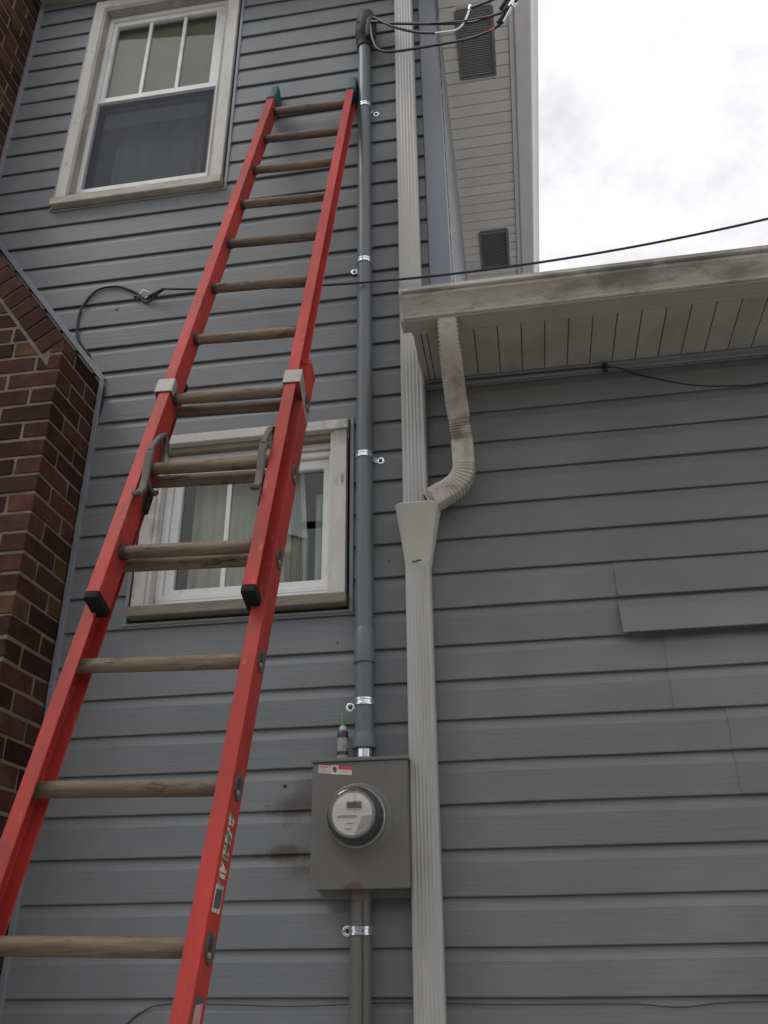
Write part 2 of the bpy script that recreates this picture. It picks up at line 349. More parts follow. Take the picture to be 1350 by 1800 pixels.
# ================================================================== HOUSE
WZ = [-0.0026, 0.1228, 0.2531, 0.3825, 0.5103, 0.6387, 0.7672, 0.8951, 1.0132, 1.1426, 1.271, 1.398, 1.5236, 1.6543, 1.7802, 1.9094,
      2.0292, 2.1574, 2.2819, 2.4104, 2.5303, 2.6583, 2.7883, 2.9129, 3.0445, 3.1638, 3.2944, 3.4247, 3.5539, 3.6868, 3.8152, 3.9444,
      4.0731, 4.1936, 4.3293, 4.4538, 4.578, 4.705, 4.832, 4.96, 5.09]
IDX0 = 0
while WZ[0] > GZ + 0.25: WZ.insert(0, WZ[0] - 0.128); IDX0 += 1
_n = obj('neighbour_house', NEIGHBOUR, 'neighbour'); tag(_n, 'plain tan house across the side yard, behind the viewer', 'house')
house = thing('house', (0, 0, GZ), 'grey vinyl sided two storey house with a lower wing under a white eave', 'house')
UPW = (-1.487, -0.663, 3.268, 4.800)      # upper window rough rectangle (x0,x1,z0,z1)
LOW = (-0.840, -0.056, 1.176, 1.921)      # lower window
HOLES = [UPW, LOW]
JG = 0.018                                # gap and channel round each window
XL, XC, XR = -3.4, 0.277, 4.2
WINGZ = 2.034

def board_line(z0, E, lift=0.0, yo=0.0, fl=1.0):
    b = -0.0168 - lift
    return [(-0.0082 - lift + yo, z0 + 0.014), (-0.0090 - lift + yo, z0 + 0.0006), (b + 0.0015 + yo, z0), (b + yo, z0 + 0.0025),
            (-0.0158 - lift*0.45 + yo, z0 + 0.715*E), (-0.0149 - lift*0.4 + yo, z0 + 0.728*E), (-0.0103 - lift*0.2 + yo, z0 + 0.84*E),
            (-0.0048 + yo, z0 + 1.0*E), (-0.0036 + yo, z0 + 1.15*E)]
def clipz(line, a, b):
    o = []
    for i in range(len(line)-1):
        p, q = line[i], line[i+1]
        def at(z): t = (z - p[1])/(q[1]-p[1]); return (p[0]+(q[0]-p[0])*t, z)
        lo, hi = min(p[1], q[1]), max(p[1], q[1])
        if hi < a or lo > b: continue
        pp, qq = p, q
        if p[1] < a: pp = at(a)
        elif p[1] > b: pp = at(b)
        if q[1] < a: qq = at(a)
        elif q[1] > b: qq = at(b)
        if not o or o[-1] != pp: o.append(pp)
        o.append(qq)
    return o
def rake_z(x): return 4.40 + 0.14 + (0.735 - x) * 0.152
def under_rake(mb):
    for co, no in (((0.36, 0, rake_z(.36)-.038), (.152, 0, 1)), ((-2.3, 0, rake_z(-2.3)-.038), (-.152, 0, 1))):
        bmesh.ops.bisect_plane(mb.bm, geom=mb.bm.verts[:]+mb.bm.edges[:]+mb.bm.faces[:], plane_co=co, plane_no=no, clear_outer=True)
    return mb
def board(x0, x1, zi, E, ztop, parent, lift=0.0, yo=0.0, m='siding'):
    """one siding board, notched round the windows; each separate piece is an object"""
    line = board_line(zi, E, lift, yo); line = clipz(line, -9, ztop) if ztop < 90 else line
    if len(line) < 2: return
    pieces = []                                   # (xa, xb, profile)
    cuts = sorted({x0, x1} | {c for h in HOLES for c in (h[0]-JG, h[1]+JG) if x0 < c < x1})
    for a, b in zip(cuts[:-1], cuts[1:]):
        segs = [line]
        for h in HOLES:
            if h[0]-JG < (a+b)/2 < h[1]+JG:
                zs = [p[1] for p in line]; ns = []
                for lo, hi in ((-9, h[2]-JG), (h[3]+JG*.4, 99)):
                    if min(zs) < hi and max(zs) > lo:
                        c = clipz(line, lo, hi) if (min(zs) < lo or max(zs) > hi) else line
                        if len(c) > 1: ns.append(c)
                if not (max(zs) < h[2]-JG or min(zs) > h[3]+JG*.4): segs = ns
        for s_ in segs:
            if pieces and s_ is line and pieces[-1][2] is line and abs(pieces[-1][1]-a) < 1e-9: pieces[-1] = (pieces[-1][0], b, line)
            else: pieces.append((a, b, s_))
    for a, b, s_ in pieces:
        mb = MB(); nx = max(1, int((b-a)/.28)); cols = []
        for q_ in range(nx+1):
            x = a + (b-a)*q_/nx
            wy = .0020*noise.noise((x*1.9, zi*7.3, 1.7)) if 0 < q_ < nx else 0
            wz = .0034*noise.noise((x*1.3, zi*5.1, 9.2)) if 0 < q_ < nx else 0
            cols.append([mb.bm.verts.new((x, y+wy, z+wz)) for y, z in s_])
        for q_ in range(nx):
            for k_ in range(len(s_)-1): mb.bm.faces.new((cols[q_][k_], cols[q_+1][k_], cols[q_+1][k_+1], cols[q_][k_+1]))
        for x in (a, b):                          # closed ends so that a lap shows its thickness
            for p, q in zip(s_[:-1], s_[1:]):
                mb.face([(x, p[0], p[1]), (x, q[0], q[1]), (x, q[0]+0.0018, q[1]), (x, p[0]+0.0018, p[1])])
        bmesh.ops.remove_doubles(mb.bm, verts=mb.bm.verts, dist=1e-5)
        if zi > 4.2:
            under_rake(mb)
            if not len(mb.bm.faces): mb.bm.free(); continue
        mb.noflip = True
        obj('siding_board', mb, m, parent)

# wall body, with openings
def wall_body():
    mb = MB()
    xs = sorted({XL, XR, 0.36} | {c for h in HOLES for c in h[:2]}); zs = sorted({GZ+0.2, 5.3, WINGZ+.02} | {c for h in HOLES for c in h[2:]})
    for a, b in zip(xs[:-1], xs[1:]):
        for c, d in zip(zs[:-1], zs[1:]):
            cx, cz = (a+b)/2, (c+d)/2
            if any(h[0] < cx < h[1] and h[2] < cz < h[3] for h in HOLES): continue
            if cx > 0.36 and cz > WINGZ+.02: continue
            mb.face([(a, 0.0, c), (b, 0.0, c), (b, 0.0, d), (a, 0.0, d)])
    return mb
front = obj('front_wall', under_rake(wall_body()), 'wrap', house)
seams = {8: .865, 9: .867, 6: .988, 7: .989, 4: 1.137, 5: 1.138, 2: 2.2, 3: 2.2, 10: 2.0, 11: 2.0, 12: 2.4, 13: 2.4, 14: 2.2, 0: 2.3, 1: 2.3}
SPL = 0.20                        # joint behind the downspout
for n in range(len(WZ)-1):
    i = n - IDX0; z0 = WZ[n]; E = WZ[n+1] - z0
    if z0 > 5.0: break
    low = z0 < WINGZ
    j1 = random.uniform(-.0006, .0006)
    lx = [XL, -0.30 + 0.0*i] if False else [XL]
    board(XL, SPL if low else XC, z0, E, 99, front, yo=j1)
    if low:
        s_ = seams.get(i, 2.1 + (i//2 % 3)*.5)
        top = 2.034 if z0 + E > 1.95 else 99
        board(SPL + .001, s_, z0, E, top, front, yo=j1, m='siding_right')
        lift = 0.0
        if i == 8: lift = 0.030
        if i == 9: lift = 0.004
        board(s_ - .02, XR, z0 - (0.004 if i == 8 else 0), E, top, front, lift=lift, yo=j1 - .0022, m='siding_right')
# foundation below the siding
obj('foundation', MB().box(XL, XR, -0.004, 0.25, GZ-.1, GZ+0.22), 'concrete', house)

# corner post and side wall of the tall part (faces right, runs back)
SX = 0.362; DEEP = 7.0; SOF = 4.40
cpst = MB(); cpst.prism([(XC, -.002), (XC, -.024), (XC+.004, -.026), (SX+.001, -.026), (SX+.004, -.022), (SX+.004, .075), (SX-.01, .075), (SX-.01, .02), (XC+.02, .02)],
                        lambda p: (p[0], p[1], 2.10), lambda p: (p[0], p[1], 4.55))
obj('corner_post', cpst, 'corner', house, bevel=.002)
side = MB(); side.face([(SX-.004, 0.03, 2.0), (SX-.004, DEEP, 2.0), (SX-.004, DEEP, SOF), (SX-.004, 0.03, SOF)])
side = obj('side_wall', side, 'wrap', house)
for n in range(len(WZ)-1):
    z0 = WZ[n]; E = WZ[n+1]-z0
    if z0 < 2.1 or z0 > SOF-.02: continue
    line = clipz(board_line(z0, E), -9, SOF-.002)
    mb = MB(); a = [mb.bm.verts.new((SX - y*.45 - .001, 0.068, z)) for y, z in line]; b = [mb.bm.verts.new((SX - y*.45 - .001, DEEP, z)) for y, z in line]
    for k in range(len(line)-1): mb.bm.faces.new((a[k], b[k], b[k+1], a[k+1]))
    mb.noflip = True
    obj('siding_board', mb, 'siding_skylit', side)

# upper side eave: soffit boards, vents, fascia, gutter
ev = MB().box(SX, 0.735, -0.42, DEEP, SOF+.012, SOF+.03)
eave = obj('side_eave', ev, 'soffit_hi', house)
VENTS = [(0.462, 0.638, 0.09, 0.468), (0.486, 0.661, 1.652, 1.99), (0.486, 0.661, 3.4, 3.75)]
y = -0.42 + 0.0; k = 0
ys = [0.278 + .0742*i for i in range(-9, 92)]
for a, b in zip(ys[:-1], ys[1:]):
    spans = [(SX+.012, 0.722)]
    for v in VENTS:
        if b > v[2]+.01 and a < v[3]-.01: spans = [(SX+.012, v[0]), (v[1], 0.722)]
    for x0, x1 in spans:
        mb = MB(); mb.hull8([(x0, a+.0015, SOF), (x1, a+.0015, SOF), (x1, b-.0045, SOF), (x0, b-.0045, SOF),
                  (x0, a+.0015, SOF+.0118), (x1, a+.0015, SOF+.0118), (x1, b-.0045, SOF+.0118), (x0, b-.0045, SOF+.0118)])
        obj('soffit_panel', mb, 'soffit_hi', eave, bevel=.0015)
for v in VENTS:
    fr = MB(); t_ = .012
    for b in ((v[0]-t_, v[1]+t_, v[2]-t_, v[2]+.004), (v[0]-t_, v[1]+t_, v[3]-.004, v[3]+t_), (v[0]-t_, v[0]+.004, v[2]+.004, v[3]-.004), (v[1]-.004, v[1]+t_, v[2]+.004, v[3]-.004)):
        fr.box(b[0], b[1], b[2], b[3], SOF-.004, SOF+.006)
    f_ = obj('soffit_vent', fr, 'vent_frame', eave, label='dark louvred vent set in the upper soffit')
    lv = MB(); yy = v[2]+.006
    while yy < v[3]-.012:
        lv.hull8([(v[0]+.004, yy, SOF+.001), (v[1]-.004, yy, SOF+.001), (v[1]-.004, yy+.005, SOF+.001), (v[0]+.004, yy+.005, SOF+.001),
                  (v[0]+.004, yy+.006, SOF+.009), (v[1]-.004, yy+.006, SOF+.009), (v[1]-.004, yy+.011, SOF+.009), (v[0]+.004, yy+.011, SOF+.009)])
        yy += .0135
    obj('louvre_slats', lv, 'vent', eave)['kind'] = 'stuff'
    obj('vent_cavity', MB().box(v[0], v[1], v[2], v[3], SOF+.0122, SOF+.0128), 'room', eave)
obj('j_channel', MB().box(SX+.001, SX+.009, 0.08, DEEP, SOF-.016, SOF-.001), 'soffit_hi', house)
# fascia strip then gutter
obj('fascia', MB().box(0.724, 0.748, -0.43, DEEP, SOF-.012, SOF+.14), 'soffit_hi', house, bevel=.002)
gs = [(0.757, .015), (0.757, -.030), (0.762, -.034), (0.835, -.034), (0.845, -.028), (0.852, .0), (0.868, .022), (0.884, .040), (0.886, .075), (0.878, .078), (0.876, .050), (0.858, .030), (0.838, .0), (0.830, -.026), (0.765, -.026), (0.765, .015)]
ug = MB(); ug.prism(gs, lambda p: (p[0]-.004, -0.44, SOF+.01+p[1]), lambda p: (p[0]-.004, DEEP, SOF+.01+p[1]))
ug = obj('side_gutter', ug, 'gutter_hi', house, label='pale gutter running back along the upper eave', bevel=.0015)
# roof over tall part (shallow gable, rake over the front wall)
rf = MB(); XM = -2.3
for (xa, xb) in ((0.80, XM),):
    za, zb = rake_z(xa) + .02, rake_z(xb) + .02
    rf.hull8([(xb, -0.14, zb-.04), (xa, -0.14, za-.04), (xa, DEEP, za-.04), (xb, DEEP, zb-.04), (xb, -0.14, zb), (xa, -0.14, za), (xa, DEEP, za), (xb, DEEP, zb)])
    zc = rake_z(XM)+.02; xd = -5.4; zd = zc - (XM-xd)*.152
    rf.hull8([(xd, -0.14, zd-.04), (xb, -0.14, zc-.04), (xb, DEEP, zc-.04), (xd, DEEP, zd-.04), (xd, -0.14, zd), (xb, -0.14, zc), (xb, DEEP, zc), (xd, DEEP, zd)])
obj('roof', rf, 'roof', house)
rk = MB(); zb = rake_z(XM)-.025
rk.hull8([(XM, -0.13, zb-.012), (0.36, -0.13, rake_z(.36)-.037), (0.36, 0.0, rake_z(.36)-.037), (XM, 0.0, zb-.012), (XM, -0.13, zb), (0.36, -0.13, rake_z(.36)-.025), (0.36, 0.0, rake_z(.36)-.025), (XM, 0.0, zb)])
obj('rake_soffit', rk, 'soffit', house)
obj('rear_wall', MB().box(-5.0, SX-.01, DEEP, DEEP+.1, GZ, 5.2), 'wrap', house)

# ---- low wing eave: soffit boards, fascia
EY = -0.315; EZ = 2.068
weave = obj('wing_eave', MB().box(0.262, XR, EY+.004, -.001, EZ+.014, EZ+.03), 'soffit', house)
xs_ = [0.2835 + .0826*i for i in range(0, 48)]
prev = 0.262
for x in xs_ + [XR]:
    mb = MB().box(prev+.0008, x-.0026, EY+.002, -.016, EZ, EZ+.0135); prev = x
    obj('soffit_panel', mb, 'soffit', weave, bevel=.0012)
obj('fascia', MB().box(0.232, XR, EY-.018, EY, EZ-.010, EZ+.12), 'gutter_under', house, bevel=.0015)
obj('eave_end_cap', MB().box(0.235, 0.260, EY, -.003, EZ-.004, EZ+.12), 'gutter_under', house)
ft = MB().box(0.245, XR, -.024, -.0005, 2.036, EZ-.002); obj('eave_trim', ft, 'trim_grey', house, bevel=.002)
ft = MB().box(0.245, XR, -.030, -.0245, 2.052, EZ-.004); obj('eave_trim', ft, 'trim_grey', house, bevel=.001)
wr = MB(); wr.hull8([(0.24, EY-.03, 2.16), (XR, EY-.03, 2.16), (XR, 4.5, 3.0), (0.375, 4.5, 3.0), (0.24, EY-.03, 2.185), (XR, EY-.03, 2.185), (XR, 4.5, 3.025), (0.375, 4.5, 3.025)])
wr = MB(); wr.hull8([(0.24, EY-.03, 2.150), (XR, EY-.03, 2.150), (XR, -.03, 2.19), (0.24, -.03, 2.19), (0.24, EY-.03, 2.165), (XR, EY-.03, 2.165), (XR, -.03, 2.205), (0.24, -.03, 2.205)])
wr.hull8([(0.376, -.03, 2.19), (XR, -.03, 2.19), (XR, 5, 2.85), (0.376, 5, 2.85), (0.376, -.03, 2.205), (XR, -.03, 2.205), (XR, 5, 2.865), (0.376, 5, 2.865)])
obj('wing_roof', wr, 'roof', house)

# ================================================================== WINDOWS (parts of the house)
def ring(mb, x0, x1, z0, z1, wl, wr_, wb, wt, y0, y1):
    o = [(x0, z0), (x1, z0), (x1, z1), (x0, z1)]; i = [(x0+wl, z0+wb), (x1-wr_, z0+wb), (x1-wr_, z1-wt), (x0+wl, z1-wt)]
    v = [[mb.bm.verts.new((p[0], yy, p[1])) for p in q] for q in (o, i) for yy in (y0, y1)]
    for a_, b_ in ((v[0], v[2]), (v[3], v[1]), (v[1], v[0]), (v[2], v[3])):
        for k in range(4): mb.bm.faces.new((a_[k], a_[(k+1) % 4], b_[(k+1) % 4], b_[k]))
    return mb
def curtain(x0, x1, z0, z1, y, amp, waves, name, m, parent, lean=0.0):
    mb = MB(); n = 48; rows = 6; grid = []
    for r in range(rows+1):
        z = z0 + (z1-z0)*r/rows
        grid.append([mb.bm.verts.new((x0+(x1-x0)*i/n + lean*(1-r/rows)*(i/n), y + amp*math.sin(i/n*waves*6.283 + .6*math.sin(i*.7)) * (0.6+.4*(1-r/rows)), z)) for i in range(n+1)])
    for r in range(rows):
        for i in range(n): mb.bm.faces.new((grid[r][i], grid[r][i+1], grid[r+1][i+1], grid[r+1][i]))
    return obj(name, mb, m, parent, smooth='all')

# --- upper double-hung window
uw = obj('upper_window', ring(MB(), -1.487, -0.663, 3.310, 4.800, .055, .057, .020, .062, -.034, -.0003), 'white_old', house, bevel=.003, label='weathered white upper window with three panes over one screened sash')
jb = ring(MB(), -1.4318, -0.7202, 3.3302, 4.7378, .0136, .0136, .002, .0258, -.030, .075)
obj('jamb', jb, 'jamb_old', uw, bevel=.002)
vf = MB(); ring(vf, -1.4178, -0.7342, 3.3897, 4.7118, .022, .028, .028, .026, .018, .070)
obj('window_frame', vf, 'vinyl_white', uw, bevel=.002)
us = MB(); ring(us, -1.395, -0.763, 4.052, 4.685, .022, .045, .024, .032, .030, .058); obj('upper_sash', us, 'vinyl_white', uw, bevel=.002)
for x in (-1.180, -0.986): obj('muntin', MB().box(x-.0085, x+.0085, .036, .046, 4.0762, 4.6528), 'vinyl_white', uw)
obj('glass_pane', MB().box(-1.3728, -0.8082, .0465, .0485, 4.0762, 4.6528), 'glass', uw)
s2 = MB(); ring(s2, -1.3955, -0.7625, 3.4185, 4.0515, .026, .044, .020, .018, .052, .068); obj('lower_sash', s2, 'dark_metal', uw)
obj('meeting_rail', MB().box(-1.3955, -0.7625, .022, .0515, 4.030, 4.0518), 'vinyl_white', uw, bevel=.002)
sc = MB(); sc.face([(-1.393, .034, 3.42), (-0.765, .034, 3.42), (-0.765, .034, 4.031), (-1.393, .034, 4.031)]); obj('insect_screen', sc, 'screen', uw)
sf = MB(); ring(sf, -1.3955, -0.7625, 3.4182, 4.0298, .010, .010, .010, .012, .030, .037); obj('screen_frame', sf, 'vent_frame', uw)
obj('glass_pane', MB().box(-1.369, -0.807, .0595, .0605, 3.439, 4.033), 'glass', uw)
sl = MB(); sl.hull8([(-1.492, -.056, 3.262), (-0.655, -.056, 3.262), (-0.655, .018, 3.262), (-1.492, .018, 3.262), (-1.492, -.056, 3.306), (-0.655, -.056, 3.306), (-0.655, .018, 3.3295), (-1.492, .018, 3.3295)])
obj('sill', sl, 'sill_pale', uw, bevel=.003)
obj('sill_extension', MB().box(-1.4178, -0.7342, .0185, .075, 3.3297, 3.3895), 'vinyl_white', uw)
obj('roller_shade', MB().box(-1.412, -0.745, .078, .080, 3.90, 4.790), 'shade', uw)
curtain(-1.33, -0.77, 3.36, 3.99, .16, .012, 9, 'curtain', 'curtain', uw)
rb = MB()
for f in ([(-1.48, .075, 3.27), (-.67, .075, 3.27), (-.67, .7, 3.27), (-1.48, .7, 3.27)], [(-1.48, .075, 4.8), (-.67, .075, 4.8), (-.67, .7, 4.8), (-1.48, .7, 4.8)],
          [(-1.48, .7, 3.27), (-.67, .7, 3.27), (-.67, .7, 4.8), (-1.48, .7, 4.8)], [(-1.48, .075, 3.27), (-1.48, .7, 3.27), (-1.48, .7, 4.8), (-1.48, .075, 4.8)],
          [(-.67, .075, 3.27), (-.67, .7, 3.27), (-.67, .7, 4.8), (-.67, .075, 4.8)]): rb.face(f)
obj('room_interior', rb, 'room', uw)

# --- lower window
lw = obj('lower_window', ring(MB(), -0.838, -0.060, 1.205, 1.8778, .048, .046, .0165, .0015, -.034, -.0003),
         'white_old', house, bevel=.003, label='weathered white three pane window partly behind the red ladder')
obj('header_board', MB().box(-0.840, -0.054, -.044, .0, 1.878, 1.919), 'white_old', lw, bevel=.003)
jb = ring(MB(), -0.7898, -0.1062, 1.2217, 1.8761, .0156, .0156, .0015, .0015, -.028, .085); obj('jamb', jb, 'white_old', lw, bevel=.002)
obj('head_jamb', MB().box(-0.7740, -0.1220, -.020, .085, 1.850, 1.8743), 'sill_old', lw, bevel=.002); obj('head_stop', MB().box(-0.7740, -0.1220, .004, .085, 1.822, 1.8498), 'white_old', lw, bevel=.002)
vf = MB(); ring(vf, -0.7738, -0.1222, 1.249, 1.8215, .024, .016, .022, .024, .016, .080); obj('window_frame', vf, 'vinyl_white', lw, bevel=.0025)
us = MB(); ring(us, -0.7495, -0.1385, 1.2715, 1.797, .034, .022, .028, .042, .034, .064); obj('sash', us, 'vinyl_white', lw, bevel=.0025)
for x in (-0.530, -0.346): obj('muntin', MB().box(x-.008, x+.008, .041, .050, 1.2998, 1.7548), 'vinyl_white', lw)
obj('glass_pane', MB().box(-0.7153, -0.1607, .0505, .0525, 1.2998, 1.7548), 'glass', lw)
sl = MB(); sl.hull8([(-0.843, -.055, 1.174), (-0.052, -.055, 1.174), (-0.052, .016, 1.174), (-0.843, .016, 1.174), (-0.843, -.055, 1.212), (-0.052, -.055, 1.212), (-0.052, .016, 1.2212), (-0.843, .016, 1.2212)])
obj('sill', sl, 'sill_old', lw, bevel=.003)
obj('sill_extension', MB().box(-0.7738, -0.1222, .0165, .085, 1.2214, 1.2488), 'vinyl_white', lw)
curtain(-0.70, -0.285, 1.25, 1.80, .13, .010, 7, 'curtain', 'curtain', lw)
cw = MB()
cw.face([(-0.40, .105, 1.80), (-0.255, .105, 1.80), (-0.235, .110, 1.50), (-0.40, .100, 1.56)])
obj('tied_back_curtain', cw, 'curtain_white', lw)
curtain(-0.30, -0.235, 1.25, 1.52, .12, .008, 2, 'curtain', 'curtain', lw)
curtain(-0.212, -0.165, 1.24, 1.70, .14, .006, 2, 'curtain', 'curtain_white', lw)
rb = MB()
for f in ([(-.83, .085, 1.18), (-.06, .085, 1.18), (-.06, .6, 1.18), (-.83, .6, 1.18)], [(-.83, .085, 1.91), (-.06, .085, 1.91), (-.06, .6, 1.91), (-.83, .6, 1.91)],
          [(-.83, .6, 1.18), (-.06, .6, 1.18), (-.06, .6, 1.91), (-.83, .6, 1.91)], [(-.83, .085, 1.18), (-.83, .6, 1.18), (-.83, .6, 1.91), (-.83, .085, 1.91)],
          [(-.06, .085, 1.18), (-.06, .6, 1.18), (-.06, .6, 1.91), (-.06, .085, 1.91)]): rb.face(f)
obj('room_interior', rb, 'room', lw)
# receiving channels
def chan(x0, x1, z0, z1, parent):
    obj('j_channel', MB().box(x0, x1, -.022, -.0005, z0, z1), 'trim_grey', parent, bevel=.0015)
chan(-0.048, -0.033, 1.150, 1.935, lw); chan(-0.866, -0.851, 1.150, 1.935, lw); chan(-0.851, -0.048, 1.1505, 1.1600, lw); chan(-0.851, -0.048, 1.926, 1.9345, lw)
chan(-0.651, -0.637, 3.245, 4.79, uw); chan(-1.503, -1.4925, 3.262, 4.79, uw); chan(-1.492, -0.651, 3.246, 3.256, uw)

# ================================================================== CHIMNEY
chim = thing('brick_chimney', (-1.9, -0.15, GZ), 'dark red brick chimney with a sloped shoulder at the left edge', 'chimney')
CX, CY, CH = -1.11, -0.312, 0.0752
A = Vector((CX, 2.232)); S = Vector((-0.6, 0.8)); NR = Vector((-0.8, -0.6)); UX = -1.835
LEN = (CX - UX) / 0.6; TOPZ = A.y + LEN * 0.8
def clip(poly, P, n, d):           # keep n.(x-P) >= d
    o = []
    for i in range(len(poly)):
        a, b = Vector(poly[i]), Vector(poly[(i+1) % len(poly)]); da = n.dot(a-P)-d; db = n.dot(b-P)-d
        if da >= 0: o.append(tuple(a))
        if da * db < 0: o.append(tuple(a + (b-a)*(da/(da-db))))
    return o
rec = 0.0035
core = MB(); XB = -2.9
pl = [(XB, GZ), (CX-rec, GZ), (CX-rec, 2.232-.01)] + [tuple(A + S*LEN + NR*.012), (UX-rec, TOPZ), (UX-rec, 6.0), (XB, 6.0)]
pl[3] = (UX-rec, TOPZ - .012); pl = pl[:4] + pl[5:]
core.prism(pl, lambda p: (p[0], CY+rec, p[1]), lambda p: (p[0], -.002, p[1]))
obj('mortar', core, 'mortar', chim)
bricks = []
def bx(x0, x1, y0, y1, z0, z1): bricks.append(('box', (x0, x1, y0, y1, z0, z1), ((x0+x1)/2, (y0+y1)/2, (z0+z1)/2)))
J = 0.012; BL, BW, BHt = 0.198, 0.095, CH - 0.012
def courses(xc, zs, clipband):
    for k, z in zs:
        odd = k % 2
        z0, z1 = z, z + BHt
        # right-hand face
        if odd:
            side_ = [(CY, CY+BL), (CY+BL+J, -.004)]; fx = xc - BW
        else:
            side_ = [(CY, CY+BW), (CY+BW+J, -.004)]; fx = xc - BL
        first = True
        for (a, b) in side_:
            x0 = fx if first else xc - .05
            if clipband and first and z1 > 2.1:
                bx(xc-.05, xc, a, b, z0, z1); bricks.append(('clip', (fx, xc-.0502, a, a+.09, z0, z1), (xc-.1, a, z0)))
            else: bx(x0, xc, a, b if first else b, z0, z1)
            first = False
        x = fx - J
        while x > XB + .1:
            bricks.append(('clip' if clipband else 'box', (x-BL, x, CY, CY+.09, z0, z1), (x-BL/2, CY, (z0+z1)/2))); x -= BL + J
zs = []; k = 0; z = 2.232 - BHt
while z > GZ: zs.append((k, z)); z -= CH; k += 1
courses(CX, zs, True)
# front courses above the shoulder corner, cut off by the sloping band
k = -1; z = 2.232 + J
while z < TOPZ + .2:
    x = CX - (0.02 if k % 2 else .11)
    while x > XB + .1:
        bricks.append(('clip', (x-BL, x, CY, CY+.09, z, z+BHt), (x-BL/2, CY, z))); x -= BL + J
    z += CH; k -= 1
# sloping band of headers
t = 0.0; i = 0
while t < LEN - .03:
    P0 = A + S*t; P1 = A + S*(t+.0635)
    poly = [tuple(P0 + NR*.001), tuple(P1 + NR*.001), tuple(P1 + NR*.104), tuple(P0 + NR*.104)]
    c = (P0+P1)/2
    bricks.append(('poly', (poly, CY-.003, -.006), (c.x, CY, c.y))); t += .0745; i += 1
# upper stack
zs = []; k = 0; z = TOPZ + .02
while z < 5.9: zs.append((k, z)); z += CH; k += 1
upper = len(bricks); courses(UX, zs, False)
def vis(c):
    u, v = project(c); return -60 < u < 700 and -60 < v < 1860
n_vis = 0; rest = MB()
def build(mb, b):
    kind, d, c = b; j = .0026
    if kind == 'box': mb.box(*d, j=j)
    elif kind == 'clip':
        x0, x1, y0, y1, z0, z1 = d
        poly = [(x0, z0), (x1, z0), (x1, z1), (x0, z1)]
        if c[2] > 1.9: poly = clip(poly, A, NR, .118)
        if len(poly) < 3: return False
        ar = abs(sum(poly[q][0]*poly[(q+1) % len(poly)][1]-poly[(q+1) % len(poly)][0]*poly[q][1] for q in range(len(poly))))/2
        if ar < .0006: return False
        o = random.uniform(-.0015, .0015)
        mb.prism(poly, lambda p: (p[0], y0+o, p[1]), lambda p: (p[0], y1, p[1]))
    else:
        poly, y0, y1 = d; o = random.uniform(-.002, .002)
        mb.prism(poly, lambda p: (p[0], y0+o, p[1]), lambda p: (p[0], y1, p[1]))
    return True
for b in bricks:
    c = b[2]
    if vis(c) and n_vis < 298:
        mb = MB()
        if build(mb, b):
            n_vis += 1
            m_ = random.choices(['brick', 'brick_dark', 'brick_brown'], [7, 4, 2] if b[0] != 'poly' else [5, 5, 0])[0]
            obj('brick', mb, m_, chim, bevel=.0022)
        else: mb.bm.free()
    else: build(rest, b)
obj('bricks', rest, 'brick', chim)['kind'] = 'stuff'
def strip(P, Q, w_, y0, y1, name, m, parent):   # strip in the wall plane between two xz points
    P, Q = Vector(P), Vector(Q); d = (Q-P).normalized(); n = Vector((-d.y, d.x))*w_/2
    poly = [tuple(P-n), tuple(Q-n), tuple(Q+n), tuple(P+n)]
    mb = MB().prism(poly, lambda p: (p[0], y0, p[1]), lambda p: (p[0], y1, p[1])); return obj(name, mb, m, parent, bevel=.0012)
tr = house
strip((-1.094, GZ), (-1.094, 2.236), .020, -.026, -.0006, 'chimney_trim', 'trim_grey', tr)
strip((-1.086, 2.234), (-1.826, 3.222), .022, -.028, -.0008, 'chimney_trim', 'trim_grey', tr)
strip((-1.824, 3.232), (-1.824, 5.0), .020, -.026, -.0006, 'chimney_trim', 'trim_grey', tr)
fl_ = MB(); fl_.face([(-1.084, -.020, 2.205), (-1.0705, -.024, 2.200), (-1.073, -.024, 2.10), (-1.085, -.020, 2.03)]); obj('loose_flashing', fl_, 'hood', house)

# ================================================================== WING GUTTER
gut = thing('eave_gutter', (0.21, -0.4, 2.06), 'stained white gutter along the low wing eave', 'gutter')
prof = [(-.335, 2.150), (-.335, 2.062), (-.338, 2.060), (-.396, 2.060), (-.3965, 2.064), (-.402, 2.063), (-.4055, 2.067), (-.405, 2.072), (-.4025, 2.074), (-.409, 2.090), (-.418, 2.104), (-.430, 2.122), (-.437, 2.130),
        (-.4375, 2.144), (-.441, 2.143), (-.4475, 2.148), (-.4455, 2.164), (-.436, 2.165), (-.436, 2.156), (-.430, 2.149), (-.430, 2.135), (-.412, 2.108), (-.402, 2.080), (-.395, 2.064), (-.340, 2.064), (-.340, 2.150)]
XG = 0.215
gb = MB(); gb.prism(prof, lambda p: (XG, p[0], p[1]), lambda p: (XR, p[0], p[1]+.012))
obj('trough', gb, 'gutter', gut)
obj('bottom_pan', MB().hull8([(XG, -.3955, 2.0575), (XR, -.3955, 2.0695), (XR, -.3342, 2.0695), (XG, -.3342, 2.0575), (XG, -.3955, 2.0597), (XR, -.3955, 2.0717), (XR, -.3342, 2.0717), (XG, -.3342, 2.0597)]), 'gutter_under', gut)
ec = [(-.334, 2.153), (-.334, 2.057), (-.338, 2.054), (-.399, 2.054), (-.407, 2.062), (-.413, 2.086), (-.421, 2.103), (-.433, 2.121), (-.441, 2.129), (-.4485, 2.147), (-.4485, 2.167), (-.436, 2.168)]
e_ = MB(); e_.prism(ec, lambda p: (XG-.0125, p[0], p[1]), lambda p: (XG-.0002, p[0], p[1]))
obj('end_cap', e_, 'gutter', gut, bevel=.0015)

